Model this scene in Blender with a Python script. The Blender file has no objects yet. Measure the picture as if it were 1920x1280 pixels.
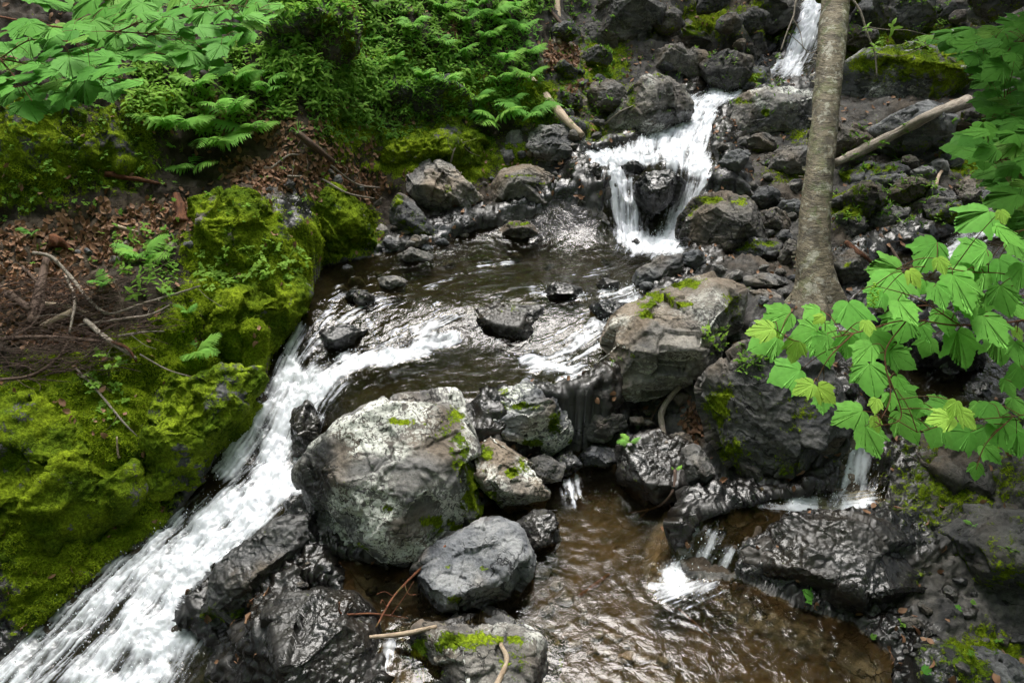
import bpy, bmesh, math, random, time
import numpy as np
from mathutils import Vector, Matrix
T0 = time.time()
R = math.radians
sc = bpy.context.scene
COL = sc.collection
# ------------------------------------------------------------------ camera, sky, sun, exposure
CZ, PIT, F = 3.0, R(28.0), 1507.0
SP, CP = math.sin(PIT), math.cos(PIT)
cam_d = bpy.data.cameras.new('camera'); cam = bpy.data.objects.new('camera', cam_d); COL.objects.link(cam)
cam.location = (0, 0, CZ); cam.rotation_euler = (R(90) - PIT, 0, 0)
cam_d.sensor_width = 36; cam_d.lens = 36 * F / 1920; cam_d.clip_start = .02; cam_d.clip_end = 2000
cam_d.dof.use_dof = False
sc.camera = cam
sc.render.resolution_x, sc.render.resolution_y = 1024, 682
sc.view_settings.view_transform = 'Standard'; sc.view_settings.look = 'None'
sc.view_settings.exposure = 1.92; sc.view_settings.gamma = 1
sc.cycles.max_bounces = 7; sc.cycles.transparent_max_bounces = 12
sc.cycles.diffuse_bounces = 3; sc.cycles.glossy_bounces = 3; sc.cycles.transmission_bounces = 4
sc.cycles.caustics_reflective = False; sc.cycles.caustics_refractive = False
sc.cycles.sample_clamp_indirect = 6
sc.cycles.use_denoising = True
SUN_EL, SUN_AZ = R(64), R(-4)          # azimuth measured from +y towards +x
w = bpy.data.worlds.new('World'); sc.world = w; w.use_nodes = True
nt = w.node_tree; nt.nodes.clear()
sky = nt.nodes.new('ShaderNodeTexSky'); sky.sky_type = 'NISHITA'; sky.sun_disc = False
sky.sun_elevation = SUN_EL; sky.sun_rotation = SUN_AZ; sky.dust_density = 4; sky.ozone_density = .6; sky.air_density = 1
hs = nt.nodes.new('ShaderNodeHueSaturation'); hs.inputs['Saturation'].default_value = .42
bg = nt.nodes.new('ShaderNodeBackground'); bg.inputs['Strength'].default_value = .15
wo = nt.nodes.new('ShaderNodeOutputWorld')
nt.links.new(sky.outputs[0], hs.inputs['Color']); nt.links.new(hs.outputs[0], bg.inputs[0]); nt.links.new(bg.outputs[0], wo.inputs[0])
sl = bpy.data.lights.new('sun', 'SUN'); sl.energy = 1.35; sl.angle = R(36); sl.color = (1, .97, .92)
so = bpy.data.objects.new('sun', sl); COL.objects.link(so)
sd = Vector((math.sin(SUN_AZ) * math.cos(SUN_EL), math.cos(SUN_AZ) * math.cos(SUN_EL), math.sin(SUN_EL)))
so.rotation_euler = sd.to_track_quat('Z', 'Y').to_euler()

# ------------------------------------------------------------------ camera geometry helpers
RIGHT = np.array([1., 0, 0]); UPV = np.array([0, SP, CP]); FWD = np.array([0, CP, -SP]); CAM = np.array([0, 0, CZ])
def ray(px, py):
    return FWD + (px - 960) / F * RIGHT + (640 - py) / F * UPV
def at_z(px, py, z):            # point of the pixel's ray at height z
    d = ray(px, py); return CAM + d * ((z - CZ) / d[2])
def at_t(px, py, t):            # point at forward distance t
    return CAM + ray(px, py) * t
def project(P):
    d = P - CAM; t = d @ FWD; t = np.where(t > .05, t, .05)
    return 960 + F * (d @ RIGHT) / t, 640 - F * (d @ UPV) / t, t
# ------------------------------------------------------------------ noise (vectorised gradient noise)
def _h(ix, iy, iz, s):
    h = (ix * 374761393 + iy * 668265263 + iz * 2147483647 + s * 144665) & 0xffffffff
    h = ((h ^ (h >> 13)) * 1274126177) & 0xffffffff
    h = ((h ^ (h >> 16)) * 2246822519) & 0xffffffff
    return (h ^ (h >> 15)) & 0xffffffff
G = np.random.RandomState(3).normal(size=(256, 3)); G /= np.linalg.norm(G, axis=1)[:, None]
def noise3(P, s=0):
    P = np.asarray(P, float); i = np.floor(P).astype(np.int64); f = P - i
    u = f * f * f * (f * (f * 6 - 15) + 10); out = 0
    for dx in (0, 1):
        wx = u[:, 0] if dx else 1 - u[:, 0]
        for dy in (0, 1):
            wy = u[:, 1] if dy else 1 - u[:, 1]
            for dz in (0, 1):
                wz = u[:, 2] if dz else 1 - u[:, 2]
                g = G[_h(i[:, 0] + dx, i[:, 1] + dy, i[:, 2] + dz, s) & 255]
                out = out + wx * wy * wz * (g[:, 0] * (f[:, 0] - dx) + g[:, 1] * (f[:, 1] - dy) + g[:, 2] * (f[:, 2] - dz))
    return out * 1.6
def fbm(P, o=4, s=0, gain=.5):
    a, t, q = 1., 0, np.asarray(P, float)
    for k in range(o):
        t = t + a * noise3(q, s + k * 17); a *= gain; q = q * 2.03 + 11.3
    return t
def ridge(P, o=3, s=0):
    a, t, q = 1., 0, np.asarray(P, float)
    for k in range(o):
        t = t + a * (1 - 2.2 * np.abs(noise3(q, s + k * 17))); a *= .5; q = q * 2.1 + 5.7
    return t
def unit(v): v = np.asarray(v, float); return v / (np.linalg.norm(v) + 1e-12)
def sm(a, b, x):
    x = np.clip((x - a) / (b - a), 0, 1); return x * x * (3 - 2 * x)
# ------------------------------------------------------------------ mesh helpers
def tag(o, label=None, cat=None, group=None, kind=None):
    if label: o['label'] = label
    if cat: o['category'] = cat
    if group: o['group'] = group
    if kind: o['kind'] = kind
    return o
def np_mesh(name, V, faces, mat=None, attrs=None, smooth=True, uv=None):
    me = bpy.data.meshes.new(name); V = np.asarray(V, np.float32); faces = np.asarray(faces, np.int32)
    n, k = faces.shape
    me.vertices.add(len(V)); me.vertices.foreach_set('co', V.ravel())
    me.loops.add(n * k); me.loops.foreach_set('vertex_index', faces.ravel())
    me.polygons.add(n); me.polygons.foreach_set('loop_start', np.arange(0, n * k, k, dtype=np.int32))
    me.polygons.foreach_set('use_smooth', np.full(n, smooth))
    me.update(calc_edges=True)
    for a, v in (attrs or {}).items():
        at = me.attributes.new(a, 'FLOAT', 'POINT'); at.data.foreach_set('value', np.asarray(v, np.float32))
    if mat: me.materials.append(mat)
    return me
def link(name, me, parent=None, loc=None):
    o = bpy.data.objects.new(name, me); COL.objects.link(o)
    if loc is not None: o.location = Vector([float(c) for c in loc])
    if parent: o.parent = parent
    return o
def empty(name, loc=(0, 0, 0), rz=0):
    o = bpy.data.objects.new(name, None); COL.objects.link(o); o.location = Vector([float(c) for c in loc]); o.rotation_euler = (0, 0, rz)
    o.empty_display_size = .1; return o
def vnormals(V, Fc):
    a, b, c = V[Fc[:, 0]], V[Fc[:, 1]], V[Fc[:, 2]]
    fn = np.cross(b - a, c - a); N = np.zeros_like(V)
    for k in range(Fc.shape[1]):
        for d in range(3): N[:, d] += np.bincount(Fc[:, k], fn[:, d], len(V))
    return N / (np.linalg.norm(N, axis=1)[:, None] + 1e-12)
def inpoly(x, y, poly):
    poly = np.asarray(poly, float); c = np.zeros(x.shape, bool); j = len(poly) - 1
    for i in range(len(poly)):
        xi, yi, xj, yj = poly[i, 0], poly[i, 1], poly[j, 0], poly[j, 1]
        c ^= ((yi > y) != (yj > y)) & (x < (xj - xi) * (y - yi) / (yj - yi + 1e-12) + xi); j = i
    return c
def segdist(x, y, a, b):
    dx, dy = b[0] - a[0], b[1] - a[1]; L = dx * dx + dy * dy + 1e-12
    s = np.clip(((x - a[0]) * dx + (y - a[1]) * dy) / L, 0, 1)
    return np.hypot(x - a[0] - s * dx, y - a[1] - s * dy), s
def sdist(x, y, poly):          # signed, + inside
    d = np.full(x.shape, 1e9)
    for i in range(len(poly)): d = np.minimum(d, segdist(x, y, poly[i - 1], poly[i])[0])
    return np.where(inpoly(x, y, poly), d, -d)
def blobs(px, py, L):           # soft painted patches (px, py, rx, ry, strength)
    m = np.zeros(px.shape)
    for b in L: m = np.maximum(m, b[4] * np.exp(-(((px - b[0]) / b[2]) ** 2 + ((py - b[1]) / b[3]) ** 2) ** 1.3))
    return m
class TPS:
    def __init__(s, P, z, lam=1e-4):
        P = np.asarray(P, float); z = np.asarray(z, float); n = len(P); s.P = P; s.zr = (z.min(), z.max())
        K = s.k(P, P) + lam * np.eye(n); A = np.zeros((n + 3, n + 3)); A[:n, :n] = K
        A[:n, n] = 1; A[:n, n + 1:] = P; A[n, :n] = 1; A[n + 1:, :n] = P.T
        s.w = np.linalg.solve(A, np.r_[z, 0, 0, 0])
    def k(s, A, B):
        r2 = ((A[:, None, :] - B[None]) ** 2).sum(2) + 4e-3; return np.sqrt(r2)
    def __call__(s, X):
        o = np.empty(len(X)); n = len(s.P)
        for i in range(0, len(X), 50000):
            q = X[i:i + 50000]; o[i:i + 50000] = -0 + s.k(q, s.P) @ s.w[:n] + s.w[n] + q @ s.w[n + 1:]
        return o
# ------------------------------------------------------------------ materials
def newmat(name):
    m = bpy.data.materials.new(name); m.use_nodes = True; n = m.node_tree; n.nodes.clear(); return m, n
class NB:
    def __init__(s, nt): s.nt = nt
    def n(s, t, **k):
        x = s.nt.nodes.new('ShaderNode' + t)
        for a, v in k.items():
            if a.startswith('i_'):
                key = a[2:]; key = int(key) if key.isdigit() else key.replace('_', ' ')
                if hasattr(v, 'is_linked') or hasattr(v, 'links'): s.nt.links.new(v, x.inputs[key])
                else: x.inputs[key].default_value = v
            else: setattr(x, a, v)
        return x
    def math(s, op, a, b=0, c=None, clamp=False):
        x = s.nt.nodes.new('ShaderNodeMath'); x.operation = op; x.use_clamp = clamp
        for i, v in enumerate((a, b) if c is None else (a, b, c)):
            if hasattr(v, 'links'): s.nt.links.new(v, x.inputs[i])
            else: x.inputs[i].default_value = v
        return x.outputs[0]
    def attr(s, name): return s.n('Attribute', attribute_name=name).outputs['Fac']
    def noise(s, co, scale, detail=4, rough=.55, dist=0):
        x = s.n('TexNoise'); x.inputs['Scale'].default_value = scale; x.inputs['Detail'].default_value = detail
        x.inputs['Roughness'].default_value = rough; x.inputs['Distortion'].default_value = dist
        s.nt.links.new(co, x.inputs['Vector']); return x.outputs['Fac']
    def ss(s, v, a, b):
        x = s.nt.nodes.new('ShaderNodeMapRange'); x.interpolation_type = 'SMOOTHSTEP'
        s.nt.links.new(v, x.inputs[0]); x.inputs[1].default_value = a; x.inputs[2].default_value = b; return x.outputs[0]
    def mix(s, f, a, b):
        x = s.nt.nodes.new('ShaderNodeMix'); x.data_type = 'RGBA'
        for i, v in ((0, f), (6, a), (7, b)):
            if hasattr(v, 'links'): s.nt.links.new(v, x.inputs[i])
            else: x.inputs[i].default_value = v if i == 0 else (*v, 1)
        return x.outputs[2]
    def mulc(s, a, f):          # colour * scalar
        x = s.nt.nodes.new('ShaderNodeVectorMath'); x.operation = 'SCALE'
        s.nt.links.new(a, x.inputs[0])
        if hasattr(f, 'links'): s.nt.links.new(f, x.inputs[3])
        else: x.inputs[3].default_value = f
        return x.outputs[0]
    def bump(s, h, strength, dist, nrm=None):
        x = s.nt.nodes.new('ShaderNodeBump'); x.inputs['Distance'].default_value = dist
        if hasattr(strength, 'links'): s.nt.links.new(strength, x.inputs['Strength'])
        else: x.inputs['Strength'].default_value = strength
        s.nt.links.new(h, x.inputs['Height'])
        if nrm is not None: s.nt.links.new(nrm, x.inputs['Normal'])
        return x.outputs[0]
    def out(s, sh): s.nt.links.new(sh, s.nt.nodes.new('ShaderNodeOutputMaterial').inputs[0])

def make_rock_mat():
    m, nt = newmat('mossy_rock'); b = NB(nt)
    co = b.n('TexCoord').outputs['Object']; rnd = b.n('ObjectInfo').outputs['Random']
    off = b.n('VectorMath', operation='ADD'); nt.links.new(co, off.inputs[0]); nt.links.new(b.mulc(b.n('CombineXYZ', i_0=17., i_1=9., i_2=5.).outputs[0], rnd), off.inputs[1])
    co = off.outputs[0]
    mp = b.n('Mapping'); nt.links.new(co, mp.inputs[0]); mp.inputs['Rotation'].default_value = (.5, .35, .2); mp.inputs['Scale'].default_value = (1, 1.3, 7)
    strata = b.noise(mp.outputs[0], 3.2, 6, .62, .4)
    n1 = b.noise(co, 4, 7, .62); n2 = b.noise(co, 16, 6, .65); n3 = b.noise(co, 70, 4, .7); n4 = b.noise(co, 1.7, 3)
    tone = b.attr('tone'); wet = b.attr('wet'); moss = b.attr('moss'); lich = b.attr('lichen'); soil = b.attr('soil')
    c = b.mix(b.ss(n1, .3, .7), (.034, .037, .043), (.155, .156, .156))
    c = b.mix(b.math('MULTIPLY', b.ss(strata, .42, .68), .55), c, (.25, .245, .23))
    c = b.mix(b.math('MULTIPLY', b.ss(n4, .48, .66), .6), c, (.15, .115, .078))
    c = b.mix(b.math('MULTIPLY', b.ss(n3, .52, .3), .6), c, (.03, .032, .034))
    spk = b.n('TexVoronoi', i_Scale=150.); nt.links.new(co, spk.inputs['Vector'])
    c = b.mix(b.math('MULTIPLY', b.ss(spk.outputs['Distance'], .25, .05), b.ss(n2, .45, .6)), c, (.27, .26, .25))
    crk = b.n('TexVoronoi', feature='DISTANCE_TO_EDGE', i_Scale=3.2); mc = b.n('Mapping'); nt.links.new(co, mc.inputs[0]); mc.inputs['Rotation'].default_value = (.6, .3, .4); mc.inputs['Scale'].default_value = (1, 1.6, 3.2)
    wc = b.n('VectorMath', operation='ADD'); nt.links.new(mc.outputs[0], wc.inputs[0]); nq = b.n('TexNoise', i_Scale=6., i_Detail=5.); nt.links.new(co, nq.inputs['Vector']); nt.links.new(b.mulc(nq.outputs['Color'], .55), wc.inputs[1]); nt.links.new(wc.outputs[0], crk.inputs['Vector'])
    crack = b.math('MULTIPLY', b.ss(crk.outputs['Distance'], .035, .004), b.ss(b.noise(co, 3., 3), .46, .58)); c = b.mix(b.math('MULTIPLY', crack, .85), c, (.012, .012, .013))
    hv = b.n('Mix', data_type='RGBA', blend_type='MULTIPLY'); hv.inputs[0].default_value = .8; nt.links.new(c, hv.inputs[6]); nt.links.new(b.mix(rnd, (.92, .96, 1.03), (1.12, 1.0, .86)), hv.inputs[7]); c = hv.outputs[2]
    # lichen crusts
    wv = b.n('VectorMath', operation='ADD'); nt.links.new(co, wv.inputs[0])
    nz = b.n('TexNoise', i_Scale=14., i_Detail=4.); nt.links.new(co, nz.inputs['Vector'])
    nt.links.new(b.mulc(nz.outputs['Color'], .09), wv.inputs[1])
    lm = None
    for sc_, th, pres in ((15., .70, .62), (32., .85, .40), (75., .95, .34)):
        v = b.n('TexVoronoi', i_Scale=sc_); nt.links.new(wv.outputs[0], v.inputs['Vector'])
        sep = b.n('SeparateColor'); nt.links.new(v.outputs['Color'], sep.inputs[0])
        have = b.math('GREATER_THAN', b.math('ADD', sep.outputs[0], b.math('MULTIPLY', b.math('SUBTRACT', lich, .5), .8)), pres)
        edge = b.math('MULTIPLY', sep.outputs[1], th * .5)
        r = b.math('MULTIPLY', b.ss(b.math('SUBTRACT', v.outputs['Distance'], edge), th * .62, th * .40), have)
        lm = r if lm is None else b.math('MAXIMUM', lm, r)
    lm = b.math('MULTIPLY', lm, b.ss(lich, .08, .4)); lm = b.math('MULTIPLY', lm, b.ss(n3, .34, .50), clamp=True)
    c = b.mix(b.math('MULTIPLY', lich, .22), c, (.20, .19, .17))
    c = b.mix(lm, c, b.mix(n2, (.40, .41, .37), (.66, .67, .62)))
    # soil
    sm_ = b.ss(b.math('ADD', soil, b.math('MULTIPLY', b.math('SUBTRACT', n2, .5), .8)), .35, .65)
    c = b.mix(sm_, c, b.mix(n2, (.020, .014, .010), (.088, .066, .043)))
    vc = b.nt.nodes.new('ShaderNodeVectorMath'); vc.operation = 'MULTIPLY'
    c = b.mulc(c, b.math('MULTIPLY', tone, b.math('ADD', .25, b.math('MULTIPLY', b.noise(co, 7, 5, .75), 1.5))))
    # wetness: darker, glossy
    wm = b.ss(b.math('ADD', wet, b.math('ADD', b.math('MULTIPLY', b.math('SUBTRACT', n2, .5), .9), b.math('MULTIPLY', b.math('SUBTRACT', n1, .5), 1.1))), .3, .62)
    c = b.mix(wm, c, b.mulc(c, .17))
    mm = b.ss(b.math('ADD', moss, b.math('ADD', b.math('MULTIPLY', b.math('SUBTRACT', n2, .5), 1.5), b.math('MULTIPLY', b.math('SUBTRACT', n3, .5), .9))), .30, .46)
    mcol = b.mix(b.ss(n1, .35, .65), (.075, .13, .008), (.22, .30, .014))
    mcol = b.mix(b.ss(n3, .4, .65), b.mulc(mcol, .45), mcol)
    c = b.mix(mm, c, mcol)
    rough = b.math('ADD', .86, b.math('MULTIPLY', wm, b.math('ADD', -.86, b.math('MULTIPLY', b.ss(n1, .40, .62), .38)))); 
    rough = b.math('ADD', rough, b.math('MULTIPLY', b.math('MULTIPLY', wm, n3), .2))
    rough = b.math('MAXIMUM', rough, b.math('MULTIPLY', mm, .9))
    spec = b.math('ADD', .3, b.math('MULTIPLY', wm, .25)); spec = b.math('MULTIPLY', spec, b.math('SUBTRACT', 1., b.math('MULTIPLY', mm, .85)))
    hgt = b.math('ADD', b.math('MULTIPLY', crack, -1.3), b.math('MULTIPLY', n2, .8)); hgt = b.math('ADD', hgt, b.math('MULTIPLY', n3, .3)); hgt = b.math('ADD', hgt, b.math('MULTIPLY', strata, .9))
    hgt = b.math('ADD', hgt, b.math('MULTIPLY', lm, .05)); hgt = b.math('ADD', hgt, b.math('MULTIPLY', b.math('MULTIPLY', n3, mm), 1.2))
    bp = b.bump(hgt, b.math('SUBTRACT', .8, b.math('MULTIPLY', wm, .35)), .013); bp = b.bump(b.noise(co, 170, 4, .75), b.math('SUBTRACT', .6, b.math('MULTIPLY', wm, .4)), .006, bp)
    p = b.n('BsdfPrincipled'); nt.links.new(c, p.inputs['Base Color']); nt.links.new(rough, p.inputs['Roughness']); nt.links.new(bp, p.inputs['Normal'])
    nt.links.new(spec, p.inputs['Specular IOR Level']); b.out(p.outputs[0]); return m
ROCK = make_rock_mat()

def make_water_mat(name, tint, foamcol=(.86, .89, .95), ripple=1.0, body=.35):
    m, nt = newmat(name); b = NB(nt); co = b.n('TexCoord').outputs['Object']
    foam = b.attr('foam'); strk = b.attr('streak'); rip = b.attr('ripple')
    n3 = b.noise(co, 55, 4, .65); n2 = b.noise(co, 13, 3, .6, .6)
    h = b.math('ADD', b.math('MULTIPLY', n2, 1.), b.math('MULTIPLY', n3, .10)); h = b.math('MULTIPLY', h, rip)
    h = b.math('ADD', h, b.math('MULTIPLY', strk, b.math('MULTIPLY', rip, .12)))
    bp = b.bump(h, 1., .009 * ripple)
    fr = b.n('Fresnel', i_IOR=1.33); nt.links.new(bp, fr.inputs['Normal'])
    gl = b.n('BsdfGlossy', i_Roughness=.03); nt.links.new(bp, gl.inputs['Normal']); gl.inputs['Color'].default_value = (1, 1, 1, 1)
    tr = b.n('BsdfTransparent'); tr.inputs[0].default_value = (*tint, 1)
    df = b.n('BsdfDiffuse'); df.inputs[0].default_value = (.030, .026, .014, 1)
    mx0 = b.n('MixShader'); mx0.inputs[0].default_value = body; nt.links.new(tr.outputs[0], mx0.inputs[1]); nt.links.new(df.outputs[0], mx0.inputs[2])
    mx = b.n('MixShader'); nt.links.new(b.math('MULTIPLY', fr.outputs[0], 1.0, clamp=True), mx.inputs[0]); nt.links.new(mx0.outputs[0], mx.inputs[1]); nt.links.new(gl.outputs[0], mx.inputs[2])
    # foam
    fd = b.n('BsdfDiffuse'); fd.inputs[0].default_value = (*foamcol, 1); nt.links.new(b.bump(b.math('ADD', strk, b.math('MULTIPLY', n3, .8)), .35, .012), fd.inputs['Normal'])
    ft = b.n('BsdfTranslucent'); ft.inputs[0].default_value = (*foamcol, 1)
    fm = b.n('MixShader'); fm.inputs[0].default_value = .3; nt.links.new(fd.outputs[0], fm.inputs[1]); nt.links.new(ft.outputs[0], fm.inputs[2])
    fg = b.n('BsdfGlossy', i_Roughness=.25); fm2 = b.n('MixShader'); fm2.inputs[0].default_value = .06; nt.links.new(fm.outputs[0], fm2.inputs[1]); nt.links.new(fg.outputs[0], fm2.inputs[2])
    cov = b.math('ADD', foam, b.math('MULTIPLY', b.math('SUBTRACT', strk, .5), .95))
    cov = b.math('ADD', cov, b.math('MULTIPLY', b.math('SUBTRACT', n3, .5), .3))
    cov = b.math('MULTIPLY', b.ss(cov, .16, 1.08), b.ss(foam, .02, .2))
    fx = b.n('MixShader'); nt.links.new(cov, fx.inputs[0]); nt.links.new(mx.outputs[0], fx.inputs[1]); nt.links.new(fm2.outputs[0], fx.inputs[2])
    b.out(fx.outputs[0]); return m

def make_leaf_mat(name, c1, c2, cy, trans=.35, vein=True, rough=.6, spec=.08):
    m, nt = newmat(name); b = NB(nt); rnd = b.n('ObjectInfo').outputs['Random']
    t = b.attr('hue'); v = b.attr('vein'); co = b.n('TexCoord').outputs['Object']
    c = b.mix(b.math('ADD', b.math('MULTIPLY', rnd, .5), b.math('MULTIPLY', t, .5)), c1, c2)
    c = b.mix(b.attr('young'), c, cy)
    c = b.mix(b.math('MULTIPLY', b.ss(b.noise(co, 5, 3), .4, .7), .4), c, b.mulc(c, .62)); c = b.mix(b.math('MULTIPLY', b.ss(b.noise(co, 22, 2), .70, .74), .7), c, (.16, .11, .03))
    if vein: c = b.mix(b.math('MULTIPLY', v, .13), c, b.mulc(c, 1.6))
    p = b.n('BsdfPrincipled', i_Roughness=rough); p.inputs['Specular IOR Level'].default_value = spec
    nt.links.new(c, p.inputs['Base Color'])
    if vein: nt.links.new(b.bump(v, .12, -.001), p.inputs['Normal'])
    tr = b.n('BsdfTranslucent'); nt.links.new(b.mix(1., b.mulc(c, 1.6), b.mulc(c, 1.6)), tr.inputs[0])
    mx = b.n('MixShader'); mx.inputs[0].default_value = trans; nt.links.new(p.outputs[0], mx.inputs[1]); nt.links.new(tr.outputs[0], mx.inputs[2])
    b.out(mx.outputs[0]); return m
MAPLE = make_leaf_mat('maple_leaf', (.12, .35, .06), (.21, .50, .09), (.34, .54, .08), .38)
MAPLE_DIM = make_leaf_mat('shaded_maple_leaf', (.060, .20, .030), (.12, .31, .045), (.15, .30, .05), .3)  # darker copy of the maple greens, shade put into the leaf colour
FERN = make_leaf_mat('fern_green', (.11, .28, .055), (.22, .45, .09), (.32, .48, .07), .4, False)
HERB = make_leaf_mat('herb_green', (.085, .20, .028), (.21, .37, .05), (.32, .43, .06), .4, False)
MOSS = make_leaf_mat('moss_green', (.085, .145, .010), (.31, .40, .022), (.40, .40, .025), .3, False, .9, .05)
LITTER = make_leaf_mat('dead_leaf', (.12, .055, .028), (.29, .165, .095), (.48, .36, .25), .12, False, .6, .25)

def make_wood(name, c1, c2, c3, sc_=(1, 1, .15), bumpd=.01, scale=22, spec=.3):
    m, nt = newmat(name); b = NB(nt); uv = b.n('UVMap').outputs[0]; co = b.n('TexCoord').outputs['Object']
    mp = b.n('Mapping'); nt.links.new(co, mp.inputs[0]); mp.inputs['Scale'].default_value = sc_
    gv = b.n('CombineXYZ'); [nt.links.new(b.attr(q), gv.inputs[i]) for i, q in enumerate(('ca', 'sa', 'ln'))]
    g = b.noise(gv.outputs[0], 3.2, 7, .72, .25); n = b.noise(co, 9, 4); n2 = b.noise(co, 60, 4, .7)
    c = b.mix(b.ss(g, .3, .7), c1, c2); c = b.mix(b.ss(n, .5, .72), c, c3); c = b.mix(b.math('MULTIPLY', b.ss(n2, .5, .3), .6), c, b.mulc(c, .4))
    p = b.n('BsdfPrincipled', i_Roughness=.75); nt.links.new(c, p.inputs['Base Color']); p.inputs['Specular IOR Level'].default_value = spec
    nt.links.new(b.bump(b.math('ADD', g, b.math('MULTIPLY', n2, .3)), .9, bumpd), p.inputs['Normal']); b.out(p.outputs[0]); return m
W_GREY = make_wood('weathered_wood', (.13, .10, .075), (.50, .44, .37), (.36, .30, .24), bumpd=.02, scale=30)
W_BROWN = make_wood('brown_twig_bark', (.05, .030, .022), (.15, .10, .075), (.10, .065, .045))
W_RED = make_wood('rotten_red_wood', (.045, .014, .007), (.22, .085, .035), (.09, .035, .016), bumpd=.03, scale=40)
W_PALE = make_wood('pale_bare_wood', (.30, .22, .15), (.52, .42, .31), (.24, .17, .11))
W_STEM = make_wood('reddish_leaf_stem', (.16, .05, .03), (.24, .10, .045), (.12, .10, .03))

# ------------------------------------------------------------------ water levels (px, py, height) and outlines
WC_MAIN = [(1345,160,1.655),(1400,165,1.66),(1320,185,1.62),(1300,215,1.56),(1330,215,1.56),(1240,250,1.42),(1310,260,1.40),(1200,290,1.32),(1120,300,1.30),(1290,300,1.30),(1250,312,1.29),(1330,335,1.26),
 (1150,325,1.26),(1160,370,1.04),(1172,420,.90),(1180,460,.86),(1310,352,1.18),(1280,390,1.0),(1260,430,.88),(1230,462,.86),
 (1200,475,.85),(1000,450,.85),(800,500,.85),(620,530,.85),(1200,520,.85),(1000,560,.83),(850,580,.82),(700,565,.82),(1120,580,.82),
 (620,585,.79),(565,600,.78),(700,620,.73),(780,600,.78),(850,645,.66),(1080,600,.79),(1060,655,.69),(1020,690,.66),(900,700,.65),(750,690,.65),(700,645,.69),(640,660,.66),(560,660,.64),(520,700,.52),
 (600,700,.61),(560,740,.48),(470,760,.36),(560,800,.30),(450,820,.24),(520,860,.17),(430,880,.13),(540,900,.15),(480,940,.08),(400,960,.02),(460,1000,-.02),(350,980,-.06),(330,1050,-.15),(400,1080,-.18),(230,1080,-.25),
 (150,1180,-.42),(280,1180,-.35),(350,1200,-.38),(80,1270,-.55),(200,1270,-.5),(380,1290,-.46),(0,1330,-.64),(740,760,.64),(650,780,.52),(600,790,.42),(595,850,.24),(900,745,.65),(1060,740,.66)]
PG_MAIN = [(1410,160,1.66),(1340,155,1.66),(1290,185,1.60),(1250,228,1.5),(1185,270,1.35),(1095,288,1.31),(1110,325,1.28),(1130,345,1.2),(1138,380,1.0),(1125,430,.88),(1040,425,.86),(900,440,.86),(820,460,.86),(700,485,.86),(600,500,.86),(572,560,.84),
 (535,610,.78),(505,660,.62),(485,720,.5),(435,790,.32),(395,860,.18),(350,930,.04),(285,990,-.06),(190,1060,-.24),(90,1150,-.40),(10,1230,-.57),(-80,1330,-.72),(-80,1500,-.75),(460,1500,-.6),(430,1240,-.42),(380,1185,-.38),(350,1170,-.35),(420,1080,-.2),(470,1015,-.03),
 (540,965,.08),(590,910,.15),(610,850,.24),(650,800,.48),(740,760,.62),(860,760,.64),(980,735,.64),(1080,725,.65),(1130,690,.68),(1165,620,.76),(1210,565,.84),(1215,530,.86),(1290,495,.86),(1300,460,.87),(1300,420,.93),(1340,350,1.2),(1350,320,1.28),(1335,270,1.38),(1345,210,1.57),(1410,185,1.65)]
WC_POOL = [(900,1100,0),(1500,1250,0),(1200,900,0),(800,1250,0),(1700,1300,0)]
PG_POOL = [(640,1105,0),(620,1040,0),(760,1060,0),(900,950,0),(960,900,0),(1030,850,0),(1110,838,0),(1170,830,0),(1290,925,0),(1280,975,0),(1262,1030,0),(1290,1078,0),(1390,1085,0),(1500,1135,0),(1600,1165,0),(1680,1230,0),(1720,1330,0),(1600,1600,0),(700,1600,0),(720,1235,0),(560,1140,0),(570,1085,0)]
WC_RIGHT = [(1930,395,1.16),(1850,440,1.08),(1800,450,1.05),(1780,480,.97),(1700,505,.94),(1620,520,.93),(1700,560,.90),(1850,520,.94),(1700,650,.80),(1850,620,.84),(1800,700,.73),(1700,740,.66),(1850,760,.65),(1640,790,.58),(1610,815,.56),(1615,840,.50),(1600,880,.36),(1590,925,.26),(1560,950,.25),(1640,950,.25)]
PG_RIGHT = [(1980,370,1.2),(1860,420,1.1),(1760,450,1.0),(1640,490,.94),(1600,520,.93),(1640,600,.85),(1640,700,.72),(1600,780,.60),(1592,820,.56),(1575,870,.38),(1550,935,.26),(1555,965,.25),(1650,968,.25),(1655,920,.28),(1645,840,.52),(1680,800,.60),(1800,800,.62),(1900,770,.66),(1980,700,.75)]
WC_LEDGE = [(1590,935,.25),(1500,955,.245),(1400,975,.235),(1340,990,.225),(1305,1000,.2),(1300,1020,.14),(1290,1050,.04),(1280,1080,.005),(1640,960,.25),(1360,1045,.10),(1345,1075,.01)]
PG_LEDGE = [(1660,925,.25),(1560,925,.25),(1440,940,.24),(1330,970,.23),(1292,990,.21),(1272,1030,.1),(1240,1070,.01),(1225,1110,0),(1370,1110,0),(1385,1060,.06),(1385,1020,.2),(1450,985,.24),(1560,978,.25),(1660,965,.25)]
WC_TOP = [(1525,-30,2.34),(1520,12,2.22),(1505,60,2.02),(1490,110,1.80),(1460,140,1.71),(1500,150,1.71),(1400,165,1.67),(1550,-30,2.34),(1545,20,2.22)]
PG_TOP = [(1490,-40,2.36),(1495,15,2.22),(1478,60,2.03),(1455,100,1.83),(1432,135,1.72),(1380,155,1.67),(1370,175,1.66),(1470,165,1.70),(1530,150,1.72),(1535,100,1.83),(1545,50,2.05),(1560,10,2.22),(1580,-40,2.36)]
def _rm(L, a, b): return [(x, y, float(np.interp(z, a, b))) for x, y, z in L]
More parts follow.
